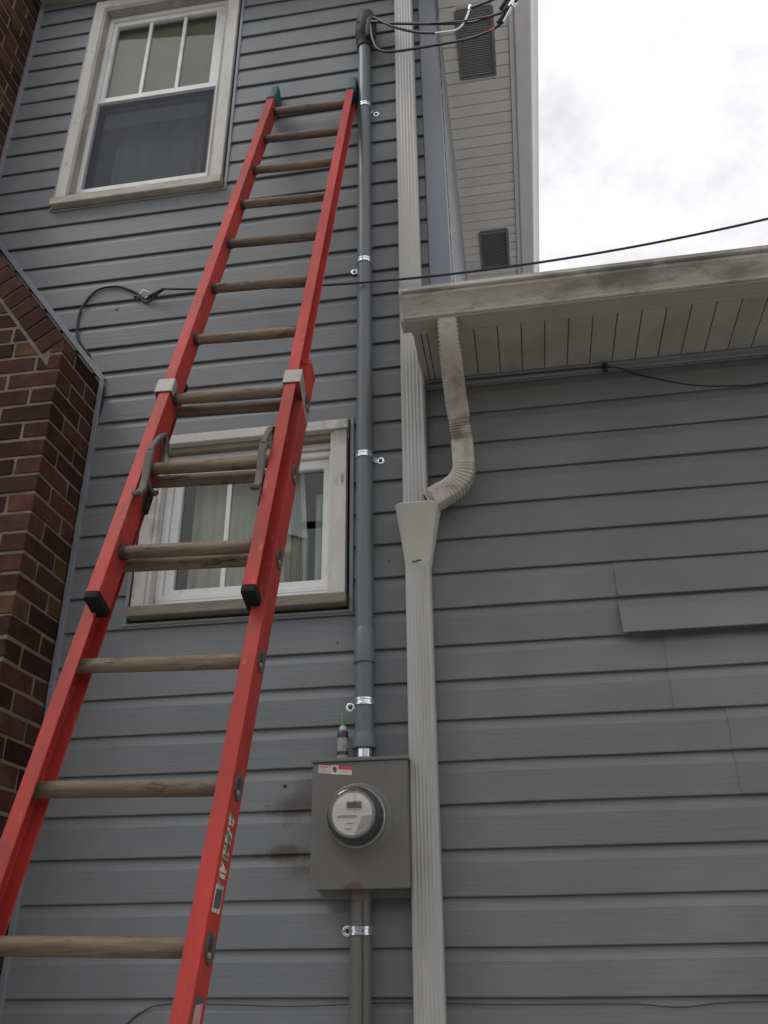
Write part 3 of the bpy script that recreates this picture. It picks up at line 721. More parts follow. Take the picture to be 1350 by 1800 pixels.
# ================================================================== DOWNSPOUTS
def flute(wd, dp, n=5, d=.0014):
    """rectangular spout section with shallow grooves down the front; first axis x, second y (front negative)"""
    pts = [(-wd/2+.004, 0), (wd/2-.004, 0), (wd/2, -.004), (wd/2, -dp+.005), (wd/2-.005, -dp)]
    x = wd/2 - .010; st = (wd-.020)/n
    for i in range(n):
        pts += [(x, -dp), (x-st*.25, -dp+d), (x-st*.6, -dp+d), (x-st*.85, -dp)]; x -= st
    pts += [(-wd/2+.005, -dp), (-wd/2, -dp+.005), (-wd/2, -.004)]
    return pts
hp = thing('upper_downspout', (0.2, -0.05, 1.49), 'long pale downspout from the upper roof dropping into a cone funnel', 'downspout')
sec = flute(.087, .062)
sp_ = MB(); sp_.prism(sec, lambda p: (0.197+p[0], -.020+p[1], 1.40), lambda p: (0.2105+p[0], -.020+p[1], 4.56))
obj('pipe', sp_, 'spout', hp)
# funnel
fn = MB()
def rr(cx, wd, y0, y1, z, n=6, r=.02):
    o = []
    for (sx, sy_, a0) in ((1, 0, -90), (1, 1, 0), (-1, 1, 90), (-1, 0, 180)):
        ccx = cx + sx*(wd/2-r); ccy = (y0+r) if sy_ == 0 else (y1-r)
        for i in range(n+1):
            a = math.radians(a0 + 90*i/n); o.append((ccx+r*math.cos(a), ccy+r*math.sin(a), z))
    return o
def loft(mb, rings, cap=True):
    R_ = [[mb.bm.verts.new(p) for p in r] for r in rings]; n = len(R_[0])
    for a, b in zip(R_[:-1], R_[1:]):
        for i in range(n): mb.bm.faces.new((a[i], a[(i+1) % n], b[(i+1) % n], b[i]))
    if cap: mb.bm.faces.new(R_[0]); mb.bm.faces.new(R_[-1])
loft(fn, [rr(.199, .080, -.078, -.022, 1.27, r=.016), rr(.2005, .089, -.086, -.018, 1.292, r=.018), rr(.2005, .093, -.090, -.016, 1.305, r=.02), rr(.206, .146, -.140, -.012, 1.478, r=.030), rr(.206, .151, -.145, -.010, 1.484, r=.032), rr(.206, .149, -.143, -.011, 1.488, r=.032),
          rr(.206, .138, -.133, -.020, 1.484, r=.028), rr(.2005, .080, -.080, -.024, 1.33, r=.016)])
obj('funnel', fn, 'cone', hp, smooth=True)
lp = MB(); sec2 = flute(.085, .058, 6, .0018)
lp.prism(sec2, lambda p: (0.190+p[0], -.020+p[1]-.004, GZ+.1), lambda p: (0.1995+p[0], -.020+p[1]-.004, 1.292))
obj('lower_pipe', lp, 'spout', hp)
obj('dent', MB().tube([(.181, -.087, 1.2895), (.192, -.089, 1.288), (.203, -.088, 1.293), (.213, -.086, 1.2935)], .0022, 6), 'dark_metal', hp)
dpath = [(0.362, -.366, 2.075), (0.362, -.362, 2.030), (0.362, -.335, 1.985), (0.363, -.285, 1.945), (0.364, -.225, 1.905), (0.366, -.165, 1.862), (0.370, -.120, 1.815),
         (0.373, -.098, 1.760), (0.375, -.092, 1.700), (0.376, -.090, 1.650), (0.370, -.090, 1.606), (0.350, -.090, 1.572), (0.320, -.090, 1.548), (0.283, -.090, 1.527), (0.250, -.090, 1.510)]
dn = thing('gutter_downspout', (0.36, -0.2, 1.5), 'dirty beige crimped elbow downspout curving from the low gutter to the funnel', 'downspout')
def swept(P, wd, dp, name, m, k=8, amp=0.0, sides='all', pitch=.0105, wd2=None):
    """rectangular crimped spout; sides picks which faces carry the crimps"""
    path = [Vector(p) for p in catmull(P, k)]; mb = MB(); rings = []; L_ = 0
    tot = sum((b_-a_).length for a_, b_ in zip(path[:-1], path[1:]))
    for i, p in enumerate(path):
        t = (path[min(i+1, len(path)-1)]-path[max(i-1, 0)]).normalized()
        if i: L_ += (p-path[i-1]).length
        nrm = Vector((0, -1, 0)); nrm = (nrm - t*nrm.dot(t)).normalized(); sd_ = t.cross(nrm).normalized()
        if sd_.x < 0: sd_ = -sd_
        ww = wd + ((wd2 or wd)-wd)*L_/tot
        env = min(1.0, min(L_, tot-L_)/.012)
        kk = amp*math.sin(L_*2*math.pi/pitch)*env
        ring_ = []
        for a in range(32):
            an = 2*math.pi*a/32; c, s_ = math.cos(an), math.sin(an); pw = .22
            hx = ww/2 + (kk if sides in ('all', 'x') or (sides == 'right' and c > 0) else 0)
            hy = dp/2 + (kk if sides == 'all' or (sides == 'right' and c > .0) else 0)
            x = math.copysign(abs(c)**pw, c)*hx; y = math.copysign(abs(s_)**pw, s_)*hy
            ring_.append(p + sd_*x + nrm*y)
        rings.append(ring_)
    loft(mb, rings); return obj(name, mb, m, dn, smooth=True)
swept(dpath[0:6], .066, .058, 'top_elbow', 'spout_dirty', k=24, amp=.0030, sides='x', pitch=.0125, wd2=.074)
swept([(0.3655, -.170, 1.866), (0.3668, -.150, 1.850), (0.3690, -.126, 1.825)], .080, .064, 'elbow_collar', 'spout_dirty', k=10, wd2=.079)
swept([Vector(p) for p in dpath[6:8]] + [(.374, -.094, 1.730)], .074, .060, 'crimped_piece', 'spout_dirty', k=20, amp=.0018)
swept([(.374, -.094, 1.732), (0.375, -.092, 1.700), (0.376, -.090, 1.640)], .079, .064, 'straight_piece', 'spout_dirty', k=6)
swept([(.376, -.090, 1.645)] + [Vector(p) for p in dpath[10:14]], .076, .062, 'bottom_elbow', 'spout_dirty', k=26, amp=.0026, sides='right', pitch=.012)
swept([(0.300, -.090, 1.538), (0.283, -.090, 1.527), (0.262, -.090, 1.516)], .078, .064, 'elbow_collar', 'spout_dirty', k=8)
swept([(0.265, -.090, 1.518), (0.250, -.090, 1.510), (0.243, -.090, 1.507)], .068, .056, 'outlet', 'spout_dirty', k=14, amp=.0028, pitch=.009)
swept([(0.2428, -.090, 1.5068), (0.2412, -.090, 1.506)], .054, .044, 'outlet_hole', 'room', k=2)

# ================================================================== SERVICE CONDUIT
PX, PY, PR = 0.012, -0.052, 0.0302
con = thing('service_conduit', (PX, PY, 0.65), 'tall grey electrical conduit clamped to the siding above the meter', 'conduit')
pp = MB().lathe((PX, PY, 0), (0, 0, 1), [(1.04, PR), (4.10, PR)], 28); obj('upper_pipe', pp, 'pvc', con, smooth=True)
pp = MB().lathe((PX, PY, 0), (0, 0, 1), [(.69, PR), (1.04, PR)], 28); obj('lower_pipe', pp, 'pvc', con, smooth=True)
cpg = MB().lathe((PX, PY, 0), (0, 0, 1), [(.955, PR+.001), (.956, PR+.0065), (.962, PR+.0065), (.963, PR+.004), (1.066, PR+.004), (1.074, PR+.0005)], 28); obj('coupling', cpg, 'pvc', con, smooth=True)
ad = MB().lathe((PX, PY, 0), (0, 0, 1), [(.680, PR+.0005), (.681, PR+.0085), (.700, PR+.0085), (.712, PR+.006), (.728, PR+.003), (.730, PR)], 28); obj('adapter', ad, 'pvc', con, smooth=True)
hb = MB().lathe((PX, PY, 0), (0, 0, 1), [(.640, .024), (.681, .024)], 8); obj('hub', hb, 'galv', con, bevel=.002)
obj('hub_flange', MB().lathe((PX, PY, 0), (0, 0, 1), [(.641, .044), (.648, .042), (.652, .030)], 16), 'meterbox', con, smooth=True)
def clamp(z, sgn, dz, xo=.055, parent=con):
    c_ = MB().lathe((PX, PY, z), (0, 0, 1), [(-.011, PR), (-.011, PR+.0032), (-.005, PR+.0032), (-.0035, PR+.0015), (.0035, PR+.0015), (.005, PR+.0032), (.011, PR+.0032), (.011, PR)], 28)
    s_ = obj('clamp', c_, 'galv', parent, smooth=True)
    tb = MB(); cx = PX + sgn*xo; zz = z + dz
    tb.sweep([(PX+sgn*(PR-.004), PY+.02, z), (PX+sgn*(PR+.004), PY+.03, z+dz*.5), (cx-sgn*.014, -.019, zz)], [(-.009, -.001), (.009, -.001), (.009, .001), (-.009, .001)], up=(0, -1, 0))
    tb.lathe((cx, -.0150, zz), (0, -1, 0), [(0, .0145), (.0022, .0145), (.0030, .013), (.0024, .0070), (.0020, .0065)], 20)
    obj('clamp_ear', tb, 'galv', parent, smooth=True)
    obj('screw_head', MB().lathe((cx, -.0168, zz), (0, -1, 0), [(0, .0062), (.0030, .0055), (.0038, .002)], 8), 'dark_metal', parent)
clamp(3.609, 1, -.006, .048); clamp(2.669, -1, -.008, .049); clamp(1.738, 1, -.002, .054); clamp(.826, -1, -.004, .053)
hd = MB(); rings = []
for (z, rx, ry, ox, oy) in ((4.030, .0365, .0365, 0, 0), (4.068, .0375, .038, 0, 0), (4.085, .044, .046, .002, -.004), (4.13, .049, .054, .006, -.010), (4.18, .050, .058, .010, -.012), (4.225, .046, .055, .013, -.011), (4.258, .036, .044, .014, -.008), (4.276, .020, .026, .014, -.005), (4.280, .004, .005, .014, -.004)):
    rings.append([(PX+ox+rx*math.cos(a*math.pi/14), PY+oy+ry*math.sin(a*math.pi/14), z) for a in range(28)])
loft(hd, rings); wh = obj('weatherhead', hd, 'hood', con, smooth=True)
lipm = MB(); loft(lipm, [[(PX+.034+r*math.cos(a*math.pi/10), PY-.030+r*1.2*math.sin(a*math.pi/10), z) for a in range(20)] for z, r in ((4.055, .022), (4.09, .030), (4.16, .031), (4.21, .022))])
obj('wire_insert', lipm, 'hood', con, smooth=True)
for z in (4.10, 4.16): obj('hood_screw', MB().lathe((PX-.022, PY-.060, z), (-.3, -1, 0), [(0, .007), (.003, .006)], 8), 'dark_metal', con)

# lower conduit, below the meter
c2 = thing('lower_conduit', (PX-.005, -.055, GZ), 'weathered grey conduit running down below the meter box', 'conduit')
LX = PX - .010
obj('pipe', MB().lathe((LX, -.055, 0), (0, 0, 1), [(GZ, .0315), (.274, .0315)], 28), 'pvc_low', c2, smooth=True)
obj('seam', MB().box(LX+.010, LX+.0135, -.0875, -.084, GZ, .262), 'dark_metal', c2)
obj('fitting', MB().lathe((LX, -.055, 0), (0, 0, 1), [(.245, .034), (.262, .035), (.276, .036)], 20), 'pvc_low', c2, smooth=True)
_PX, _PY, _PR = PX, PY, PR; PX, PY, PR = LX, -.055, .0317
clamp(.166, -1, .001, .047, c2); PX, PY, PR = _PX, _PY, _PR

# ================================================================== METER
X0, X1, Z0, Z1, YF = -0.137, 0.158, 0.272, 0.640, -0.112
mt = thing('electric_meter', (0.01, -.06, Z0), 'olive grey meter box with a round glass electric meter', 'electric meter')
bxm = MB().box(X0+.004, X1-.004, YF+.004, -.012, Z0+.002, Z1-.004); obj('box', bxm, 'meterbox', mt, bevel=.004, seg=2)
cv = MB()
cv.box(X0, X1-.006, YF-.004, YF+.0035, Z0, Z1-.010)
obj('cover', cv, 'meterbox', mt, bevel=.002)
obj('top_flange', MB().box(X0-.004, X1+.002, YF-.010, -.010, Z1-.0095, Z1+.001), 'meterbox', mt, bevel=.002)
MC = Vector((.004, YF-.004, .4655))
rg = MB().lathe(MC, (0, -1, 0), [(0, .101), (.006, 0.0921), (.014, 0.0893), (.018, 0.0860), (.018, 0.0818)], 56); obj('collar', rg, 'meterbox', mt, smooth=True)
rg = MB().lathe(MC, (0, -1, 0), [(.0182, 0.0860), (.026, 0.0860), (.028, 0.0837), (.028, 0.0772)], 56); obj('sealing_ring', rg, 'ring', mt, smooth=True)
obj('meter_base', MB().lathe(MC, (0, -1, 0), [(.010, 0.0809), (.050, 0.0800), (.062, 0.0763), (.064, 0.0651)], 56), 'meter_black', mt, smooth=True)
obj('inner_drum', MB().lathe(MC, (0, -1, 0), [(.0645, 0.0651), (.086, 0.0642)], 56), 'ring', mt, smooth=True)
fc = obj('dial_face', MB().lathe(MC, (0, -1, 0), [(.0865, 0.0586), (.0885, 0.0581)], 56), 'meter_face', mt, smooth=True)
fy = MC.y - .0892
# grey lower right part of the face
seg_ = [(MC.x + .0572*math.cos(a), MC.z + .0572*math.sin(a)) for a in [math.radians(q) for q in range(-82, 2, 6)]]
pg = MB(); pg.prism(seg_ + [(MC.x+.030, MC.z-.008)], lambda p: (p[0], fy, p[1]), lambda p: (p[0], fy+.0005, p[1])); obj('face_panel', pg, 'meter_grey', mt)
obj('display_bezel', MB().box(MC.x-.018, MC.x+.030, fy-.0012, fy, MC.z+.012, MC.z+.036), 'meter_face', mt)
obj('display', MB().box(MC.x-.0155, MC.x+.0275, fy-.0018, fy-.0013, MC.z+.0145, MC.z+.0335), 'lcd', mt)
pr = MB(); pr.box(MC.x-.043, MC.x+.014, fy-.0008, fy, MC.z-.010, MC.z-.0065); pr.box(MC.x-.040, MC.x+.012, fy-.0008, fy, MC.z-.005, MC.z-.0035)
pr.box(MC.x-.018, MC.x+.006, fy-.0008, fy, MC.z-.026, MC.z-.0245)
for q in range(4): pr.box(MC.x-.020+q*.0048, MC.x-.0165+q*.0048, fy-.0008, fy, MC.z-.043, MC.z-.0385)
obj('printed_lines', pr, 'meter_grey', mt)['kind'] = 'stuff'
obj('clear_cover', MB().lathe(MC, (0, -1, 0), [(.028, 0.0823), (.070, 0.0804), (.094, 0.0744), (.104, 0.0670), (.107, 0.0558), (.108, 0.0019)], 56), 'clear', mt, smooth=True)
lb = MB(); LZ = .609
def lab(x0, x1, z0, z1, m, name, o=0.0): obj(name, MB().hull8([(x0, YF-.0048-o, z0-(x0+.07)*.10), (x1, YF-.0048-o, z0-(x1+.07)*.10), (x1, YF-.0042, z0-(x1+.07)*.10), (x0, YF-.0042, z0-(x0+.07)*.10), (x0, YF-.0048-o, z1-(x0+.07)*.10), (x1, YF-.0048-o, z1-(x1+.07)*.10), (x1, YF-.0042, z1-(x1+.07)*.10), (x0, YF-.0042, z1-(x0+.07)*.10)]), m, mt)
lab(-.118, -.078, LZ-.014, LZ+.010, 'label_pink', 'warning_label'); lab(-.0779, -.057, LZ-.015, LZ+.012, 'label_white', 'warning_label'); lab(-.0569, -.015, LZ-.014, LZ+.010, 'label_white', 'warning_label')
lab(-.0569, -.015, LZ+.001, LZ+.010, 'label_red', 'label_band', .0004)
lab(-.113, -.090, LZ+.0035, LZ+.006, 'label_red', 'label_band', .0004)
for q, (a, b) in enumerate(((-.108, -.088), (-.110, -.092), (-.050, -.021), (-.050, -.026))): lab(a, b, LZ-.008+(q % 2)*.0045, LZ-.0065+(q % 2)*.0045, 'meter_grey', 'label_print', .0004)
ic = MB(); ic.prism([(-.0735, LZ+.006), (-.066, LZ+.0085), (-.061, LZ+.004), (-.063, LZ-.006), (-.067, LZ-.012), (-.071, LZ-.006), (-.0745, LZ-.001)], lambda p: (p[0], YF-.0054, p[1]), lambda p: (p[0], YF-.0049, p[1]))
obj('label_icon', ic, 'ink', mt)

# ---- glue bottle on the box
bt = thing('glue_bottle', (-.056, -.060, Z1+.001), 'small navy glue bottle with a green nozzle on the meter box', 'bottle')
bc = (-.055, -.062, Z1+.0012)
obj('body', MB().lathe(bc, (0, 0, 1), [(0, .0165), (.003, .0178), (.018, .0178), (.0185, .0176), (.086, .0176), (.092, .015), (.096, .010)], 24), 'bottle_blue', bt, smooth=True)
obj('wrap_label', MB().lathe(bc, (0, 0, 1), [(.030, .0177), (.031, .0180), (.070, .0180), (.071, .0177)], 24), 'bottle_label', bt, smooth=True)
obj('base_band', MB().lathe(bc, (0, 0, 1), [(.001, .0177), (.002, .0180), (.017, .0180), (.018, .0177)], 24), 'bottle_label', bt, smooth=True)
obj('collar', MB().lathe(bc, (0, 0, 1), [(.094, .0110), (.096, .0120), (.106, .0110), (.112, .007)], 16), 'bottle_cap', bt, smooth=True)
obj('nozzle', MB().lathe(bc, (0, 0, 1), [(.110, .0085), (.114, .0075), (.146, .0022), (.148, .0010)], 14), 'bottle_green', bt, smooth=True)

# ================================================================== LADDER
U = Vector((0.9995058, 0.02291328, -0.02152069)); V = Vector((0.01366264, 0.2999141, 0.95386837)); NN = Vector((0.02831061, -0.953691, 0.29945283))
PF = Vector((-0.411, -0.0933, 3.6229)); WF = 0.3456; FL = 0.0338; HD = 0.0370
PB = Vector((-0.4974, -0.6833, 1.5760)); WB = 0.4476
RS = 0.3048
tfoot = (GZ + .02 - PB.z) / V.z
lad = thing('extension_ladder', tuple(PB + U*WB/2 + V*tfoot), 'red fibreglass extension ladder with wooden rungs leaning on the grey wall', 'ladder')
def loc(P, u, w_, t): return tuple(P + U*u + NN*w_ + V*t)
def lbox(mb, P, u0, u1, w0, w1, t0, t1):
    return mb.hull8([loc(P, u0, w1, t0), loc(P, u1, w1, t0), loc(P, u1, w0, t0), loc(P, u0, w0, t0), loc(P, u0, w1, t1), loc(P, u1, w1, t1), loc(P, u1, w0, t1), loc(P, u0, w0, t1)])
def channel(P, uo, sgn, t0, t1, name):
    """web at uo, flanges reaching sgn*FL"""
    th = .0045; s_ = sgn
    poly = [(0, HD), (s_*FL, HD), (s_*FL, HD-th), (s_*th, HD-th*1.3), (s_*th, -HD+th*1.3), (s_*FL, -HD+th), (s_*FL, -HD), (0, -HD)]
    mb = MB(); mb.prism(poly, lambda p: loc(P, uo+p[0], p[1], t0), lambda p: loc(P, uo+p[0], p[1], t1))
    return obj(name, mb, 'red', lad, bevel=.0012)
TF0, TF1 = -9*RS - .155, .110
flL = channel(PF, 0, -1, TF0, TF1, 'fly_rail'); flR = channel(PF, WF, 1, TF0, TF1, 'fly_rail')
TB1 = .150
bsL = channel(PB, 0, 1, tfoot, TB1, 'base_rail'); bsR = channel(PB, WB, -1, tfoot, TB1, 'base_rail')
def rungs(P, Wd, n0, n1):
    for k in range(n0, n1):
        t = -k*RS; mb = MB(); a, b = Vector(loc(P, .003, 0, t)), Vector(loc(P, Wd-.003, 0, t))
        pts = [a + (b-a)*i/10 for i in range(11)]
        mb.tube(pts, .0172, 18, scales=[.97, 1, 1.02, 1.03, 1.03, 1.03, 1.03, 1.03, 1.02, 1, .97])
        obj('rung', mb, 'wood', lad, smooth=True)
        for (u0, u1) in ((.001, .014), (Wd-.010, Wd-.001)):
            obj('rung_collar', MB().tube([loc(P, u0, 0, t), loc(P, u1, 0, t)], .0200, 16), 'dark_metal', lad, smooth=True)
rungs(PF, WF, 0, 10); rungs(PB, WB, 0, int(-tfoot/RS)+1)
# rung plates on the outer face of the right base rail (and left)
for side_, u, d in ((bsR, WB, 1), (bsL, 0, -1)):
    for k in range(0, int(-tfoot/RS)+1):
        c = Vector(loc(PB, u + d*.0003, 0, -k*RS))
        mb = MB().lathe(c, tuple(U*d), [(0, .0265), (.0035, .0260), (.0040, .0215), (.0022, .0165), (.0008, .0160)], 24); obj('rung_plate', mb, 'lock', side_, smooth=True)
        obj('rung_end', MB().lathe(c, tuple(U*d), [(.0009, .0155), (.0014, .0120)], 16), 'dark_metal', side_)
        obj('rung_rivet', MB().lathe(c + V*(-.012), tuple(U*d), [(0.0005, .0060), (.0045, .0045)], 10), 'alu', side_, smooth=True)
# boots and end caps
def cap(P, u0, u1, t0, t1, m, name, grow=.0035, wback=0.0, par=None):
    mb = MB(); a, b = sorted((u0, u1)); g_ = grow
    poly = [(a-g_, HD+g_*.6), (a+.006, HD+g_+.001), (b-.006, HD+g_+.001), (b+g_, HD+g_*.6), (b+g_, -HD-g_-wback), (a-g_, -HD-g_-wback)]
    mb.prism(poly, lambda p: loc(P, p[0], p[1], t0), lambda p: loc(P, p[0], p[1] if p[1] > 0 else p[1], t1)); return obj(name, mb, m, lad, bevel=.006 if m == 'teal' else .004, seg=3, smooth=True)
for (a, b) in ((0.0, -FL), (WF, WF+FL)):
    cap(PF, a, b, .070, .205, 'teal', 'rubber_boot', .006, .010)
    cap(PF, a, b, TF0-.020, TF0+.004, 'rubber', 'rail_end_cap', .0012)
for (a, b) in ((0.0, FL), (WB, WB-FL)):
    cap(PB, a, b, TB1-.006, TB1+.022, 'rubber' if a == 0 else 'red', 'rail_end_cap', .002)
for (a, b) in ((0.0, FL), (WB, WB-FL)):
    mb = MB(); lbox(mb, PB, a-.02 if a == 0 else a-.05, a+.05 if a == 0 else a+.02, -.05, .06, tfoot-.012, tfoot+.02); obj('foot', mb, 'rubber', lad, bevel=.004)
# guide brackets wrapping the fly rails at the top of the base section
tb = -2.115
for sgn, u0 in ((-1, 0.0), (1, WF)):
    mb = MB(); o = u0 + sgn*(FL+.014); i_ = u0 - sgn*.006
    a, b = sorted((o, i_)); lbox(mb, PF, a, b, HD+.0015, HD+.0050, tb-.030, tb+.030)
    a, b = sorted((i_, i_+sgn*.0035)); lbox(mb, PF, a, b, HD-.022, HD+.0014, tb-.030, tb+.030)
    # outer side plate slanting back to the base rail
    s0, s1 = sorted((o, o-sgn*.004))
    P4 = [(HD+.0014, tb+.030), (HD+.0014, tb-.028), (-.030, tb-.060), (-.092, tb-.080), (-.092, tb-.030), (-.030, tb-.004)]
    mb.prism(P4, lambda p: loc(PF, s0, p[0], p[1]), lambda p: loc(PF, s1, p[0], p[1]))
    obj('guide_bracket', mb, 'alu', lad, bevel=.002)
# rung locks hanging on the fly rails
for sgn, u0 in ((1, .016), (-1, WF-.016)):
    t = -8*RS; mb = MB(); fs = [(-.006, -.0085), (.006, -.0085), (.006, .0085), (-.006, .0085)]
    def P_(w_, tt, du=0.0): return loc(PF, u0+sgn*du, w_, t+tt)
    mb.sweep([P_(.012, .128), P_(.030, .100), P_(.050, .045), P_(.056, .012)], fs, up=tuple(U))
    mb.sweep([P_(.012, .128), P_(-.010, .105), P_(-.020, .050), P_(-.022, .010)], [(a*.8, b*.7) for a, b in fs], up=tuple(U))
    mb.sweep([P_(.054, .020), P_(.050, -.020), P_(.036, -.070), P_(.030, -.110), P_(.044, -.145), P_(.060, -.152)], [(a, b*1.25) for a, b in fs], up=tuple(U))
    mb.sweep([P_(.034, -.075), P_(.000, -.080), P_(-.030, -.070), P_(-.040, -.050)], fs, up=tuple(U))
    obj('rung_lock', mb, 'lock', lad, bevel=.003, seg=2, smooth=True)
    obj('lock_spring', MB().tube([P_(.008, .128), P_(-.02, .128), P_(-.045, .112)], .004, 8, smooth=4), 'alu', lad, smooth=True)
    mb = MB(); lbox(mb, PF, u0-.006, u0+.006, -.028, -.008, t-.150, t-.085); obj('lock_stop', mb, 'rubber', lad, bevel=.002)
# worn maker's sticker on the right base rail: dark box with a white outline and worn lettering blocks
def web(w0, t0, w1, t1, m, name, off=.0006, sk=0.0):
    u = WB + off
    mb = MB(); mb.hull8([loc(PB, WB, w0, t0), loc(PB, u, w0, t0), loc(PB, u, w1, t0-sk), loc(PB, WB, w1, t0-sk), loc(PB, WB, w0, t1), loc(PB, u, w0, t1), loc(PB, u, w1, t1-sk), loc(PB, WB, w1, t1-sk)])
    return obj(name, mb, m, bsR)
tR = lambda k: -k*RS
s0 = tR(5) + .055; s1 = tR(4) - .050
L_ = s1 - s0
web(.024, s0, -.020, s0+.25*L_, 'sticker_white', 'sticker', .0006, -.010)
web(.0195, s0+.008, -.0155, s0+.25*L_-.008, 'ink', 'sticker_box', .0011, -.010)
tt = s0 + .27*L_; q = 0
while tt < s1 - .008:
    ww = random.choice((.0045, .006, .008)); hi = random.uniform(.016, .022); lo = -random.uniform(.010, .018)
    web(hi, tt, lo, tt+ww, 'sticker_white' if q % 4 else 'green', 'sticker_stroke', .0007, -.008 if q % 3 else .004)
    if q % 3 == 1: web(hi, tt+ww, hi-.006, tt+ww+.006, 'sticker_white', 'sticker_stroke', .0008)
    if q % 3 == 2: web(lo+.010, tt+ww, lo, tt+ww+.006, 'sticker_white', 'sticker_stroke', .0008)
    tt += ww + random.uniform(.0025, .0045); q += 1
web(.002, s0+.58*L_, -.006, s0+.76*L_, 'ink', 'sticker_stroke', .0012)
web(.010, s0+.55*L_, .004, s0+.80*L_, 'green', 'sticker_stroke', .0011)
web(.026, tR(5)-.150, -.022, tR(5)-.085, 'ink', 'sticker', .0006, -.012); web(.020, tR(5)-.145, -.016, tR(5)-.096, 'sticker_pink', 'sticker', .0011, -.012)

# ================================================================== CABLES
sv = thing('service_cables', (0.06, -.1, 3.6), 'black service cables looping from the weatherhead to silver splices', 'cable')
c1 = [(0.040, -.085, 4.15), (0.064, -.12, 4.124), (0.166, -.16, 4.028), (0.303, -.2, 3.932), (0.46, -.25, 3.824), (0.548, -.3, 3.741), (0.632, -.38, 3.649), (0.678, -.42, 3.607), (0.737, -.48, 3.598), (0.838, -.6, 3.60), (1.05, -.9, 3.66)]
c2_ = [(0.040, -.080, 4.19), (0.061, -.1, 4.189), (0.117, -.16, 4.052), (0.181, -.18, 3.966), (0.275, -.2, 3.881), (0.368, -.24, 3.794)]
c2b = [(0.368, -.24, 3.794), (0.458, -.26, 3.763), (0.498, -.28, 3.775), (0.531, -.3, 3.84)]
c2c = [(0.531, -.3, 3.84), (0.578, -.33, 3.807), (0.663, -.4, 3.74), (0.80, -.5, 3.69), (1.05, -.8, 3.70)]
c3 = [(0.045, -.09, 4.12), (0.055, -.12, 4.096), (0.066, -.15, 3.966), (0.091, -.16, 3.865), (0.138, -.17, 3.816), (0.205, -.18, 3.794), (0.351, -.22, 3.739), (0.505, -.28, 3.661), (0.603, -.35, 3.591), (0.663, -.4, 3.566)]
c4 = [(0.042, -.08, 4.18), (0.192, -.15, 4.04), (0.42, -.25, 3.84), (0.609, -.36, 3.676), (0.68, -.42, 3.63), (0.706, -.46, 3.645)]
for P_c, r in ((c1, .0055), (c2_, .0055), (c2c, .0055), (c3, .0055), (c4, .0035)):
    obj('cable', MB().tube(P_c, r*1.15, 10, smooth=6), 'cable', sv, smooth=True)
obj('bare_wire', MB().tube(c2b, .0042, 8, smooth=6), 'bare', sv, smooth=True)
obj('bare_wire', MB().tube([(0.663, -.4, 3.566), (0.69, -.43, 3.585), (0.714, -.45, 3.62)], .0050, 8, smooth=4), 'bare', sv, smooth=True)
for P_c in ([(0.640, -.395, 3.570), (0.672, -.41, 3.600)], [(0.668, -.42, 3.600), (0.690, -.43, 3.622)], [(0.655, -.405, 3.640), (0.690, -.43, 3.668)]):
    obj('splice', MB().tube(P_c, .0095, 10), 'hood', sv, smooth=True)
for P_c in ([(0.690, -.43, 3.612), (0.722, -.45, 3.650)], [(0.705, -.445, 3.590), (0.738, -.47, 3.625)]):
    obj('splice', MB().tube(P_c, .0085, 8), 'bare', sv, smooth=True)
obj('cable', MB().tube([(0.722, -.45, 3.650), (0.80, -.55, 3.70), (1.05, -.9, 3.80)], .0055, 10, smooth=5), 'cable', sv, smooth=True)
obj('splice_tip', MB().tube([(0.527, -.298, 3.832), (0.534, -.302, 3.850)], .008, 8), 'bare', sv, smooth=True)
obj('tap_band', MB().tube([(0.600, -.348, 3.593), (0.628, -.37, 3.576)], .0062, 8), 'label_red', sv, smooth=True)

cm = thing('drop_cable', (-.865, -.04, 2.6), 'thin black cable crossing the picture from wall anchor past the gutter', 'cable')
cc = [(-0.865, -.045, 2.668), (-0.55, -.07, 2.618), (-0.2, -.10, 2.560), (0.25, -.12, 2.508), (0.72, -.14, 2.517), (1.10, -.16, 2.550), (1.582, -.18, 2.537), (2.6, -.25, 2.70), (4.2, -.4, 3.0)]
def _cz(x): return 2.668 - .1435*(x+.865) + .0655*(x+.865)*(x-.25)
cc = [(x, -.045 - .055*(x+.865), _cz(x)) for x in [-.865 + .25*q for q in range(0, 20)]]
obj('span', MB().tube(cc, .0048, 8, smooth=4), 'cable', cm, smooth=True)
lp_ = [(-0.865, -.045, 2.668), (-.900, -.035, 2.650), (-.935, -.025, 2.625), (-.965, -.02, 2.638), (-.989, -.022, 2.675), (-1.052, -.024, 2.717), (-1.112, -.024, 2.737), (-1.19, -.024, 2.724), (-1.244, -.022, 2.643), (-1.251, -.022, 2.535), (-1.228, -.022, 2.455), (-1.169, -.022, 2.373)]
obj('loop', MB().tube(lp_, .0054, 8, smooth=8), 'cable', cm, smooth=True)
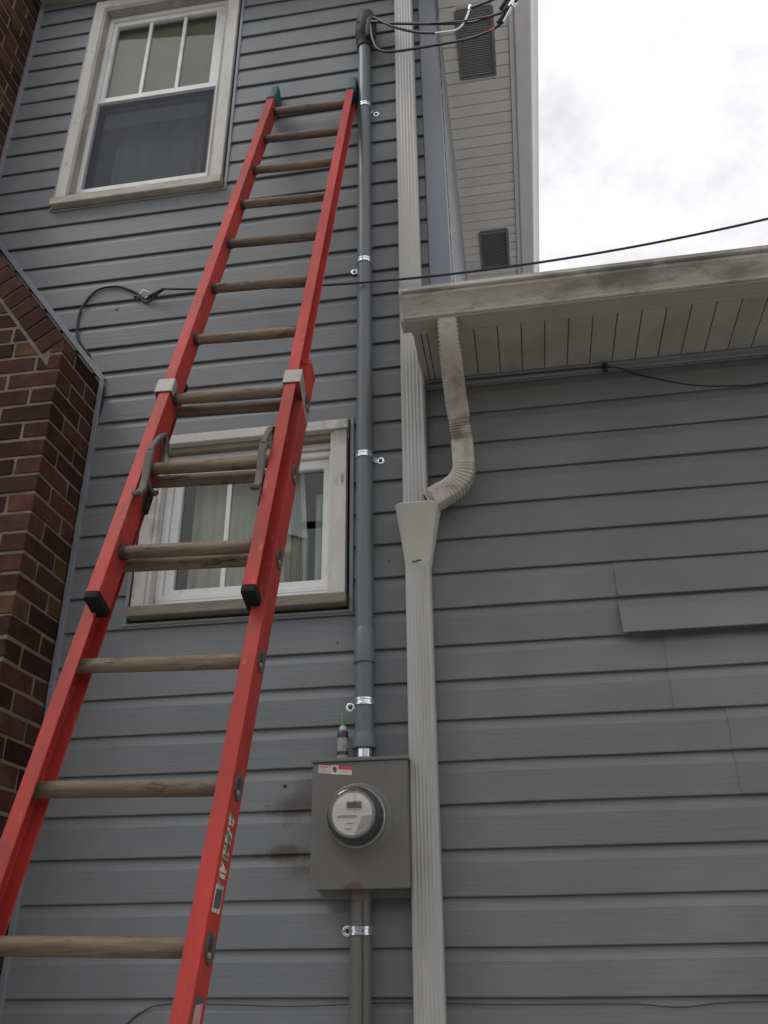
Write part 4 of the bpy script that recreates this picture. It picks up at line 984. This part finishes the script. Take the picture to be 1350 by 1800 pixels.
obj('wedge_clamp', MB().tube([(-.935, -.03, 2.650), (-.900, -.04, 2.655), (-.868, -.045, 2.668)], .0085, 8), 'cable', cm, bevel=.002)
obj('clamp_bail', MB().tube([(-1.00, -.018, 2.662), (-.965, -.03, 2.690), (-.930, -.030, 2.668), (-.955, -.025, 2.645)], .0030, 6), 'bare', cm, smooth=True)
obj('wall_hook', MB().tube([(-1.005, 0.0, 2.665), (-1.005, -.028, 2.660), (-.990, -.034, 2.655)], .004, 8), 'dark_metal', cm, smooth=True)

ew = thing('eave_wire', (0.913, -.02, 2.03), 'thin dark wire stapled under the wing eave trim', 'wire')
obj('span', MB().tube([(0.26, -.032, 2.048), (0.55, -.032, 2.046), (0.913, -.030, 2.043), (1.02, -.020, 2.005), (1.16, -.018, 1.95), (1.258, -.018, 1.924), (1.36, -.018, 1.913), (1.47, -.018, 1.912), (2.0, -.018, 1.95), (4.1, -.018, 2.0)], .0026, 6, smooth=6), 'cable', ew, smooth=True)
obj('clip', MB().box(.906, .922, -.040, -.024, 2.022, 2.056), 'cable', ew, bevel=.002)
bw = [(-0.70, -.018, -.075), (-0.648, -.019, -.036), (-0.581, -.019, -.017), (-0.393, -.019, -.018), (-0.192, -.019, -.023), (0.102, -.019, -.015), (0.416, -.019, -.021), (0.72, -.019, -.020), (0.867, -.019, -.028), (1.087, -.019, -.016), (2.0, -.019, -.02)]
tag(obj('wall_wire', MB().tube(bw, .0022, 6, smooth=6), 'dark_metal', smooth=True), 'thin wire tacked along the lowest siding joint at the bottom', 'wire')
for (x, z, lbl) in ((-1.084, 2.612, 'dark plugged hole in the siding below the cable loop'), (-.249, .583, 'small dark screw left of the meter box'), (-.086, 1.043, 'small dark screw in the siding below the lower window'), (.094, 1.328, 'tiny dark nail left of the funnel')):
    r = .012 if z > 2 else (.0065 if z < 1.2 else .0045)
    mb = MB().lathe((x, -.004, z), (0, -1, 0), [(0, r), (.012, r*.95), (.013, r*.5)], 10)
    tag(obj('siding_screw', mb, 'cable', smooth=True), lbl, 'screw', 'screws and nails left in the siding')
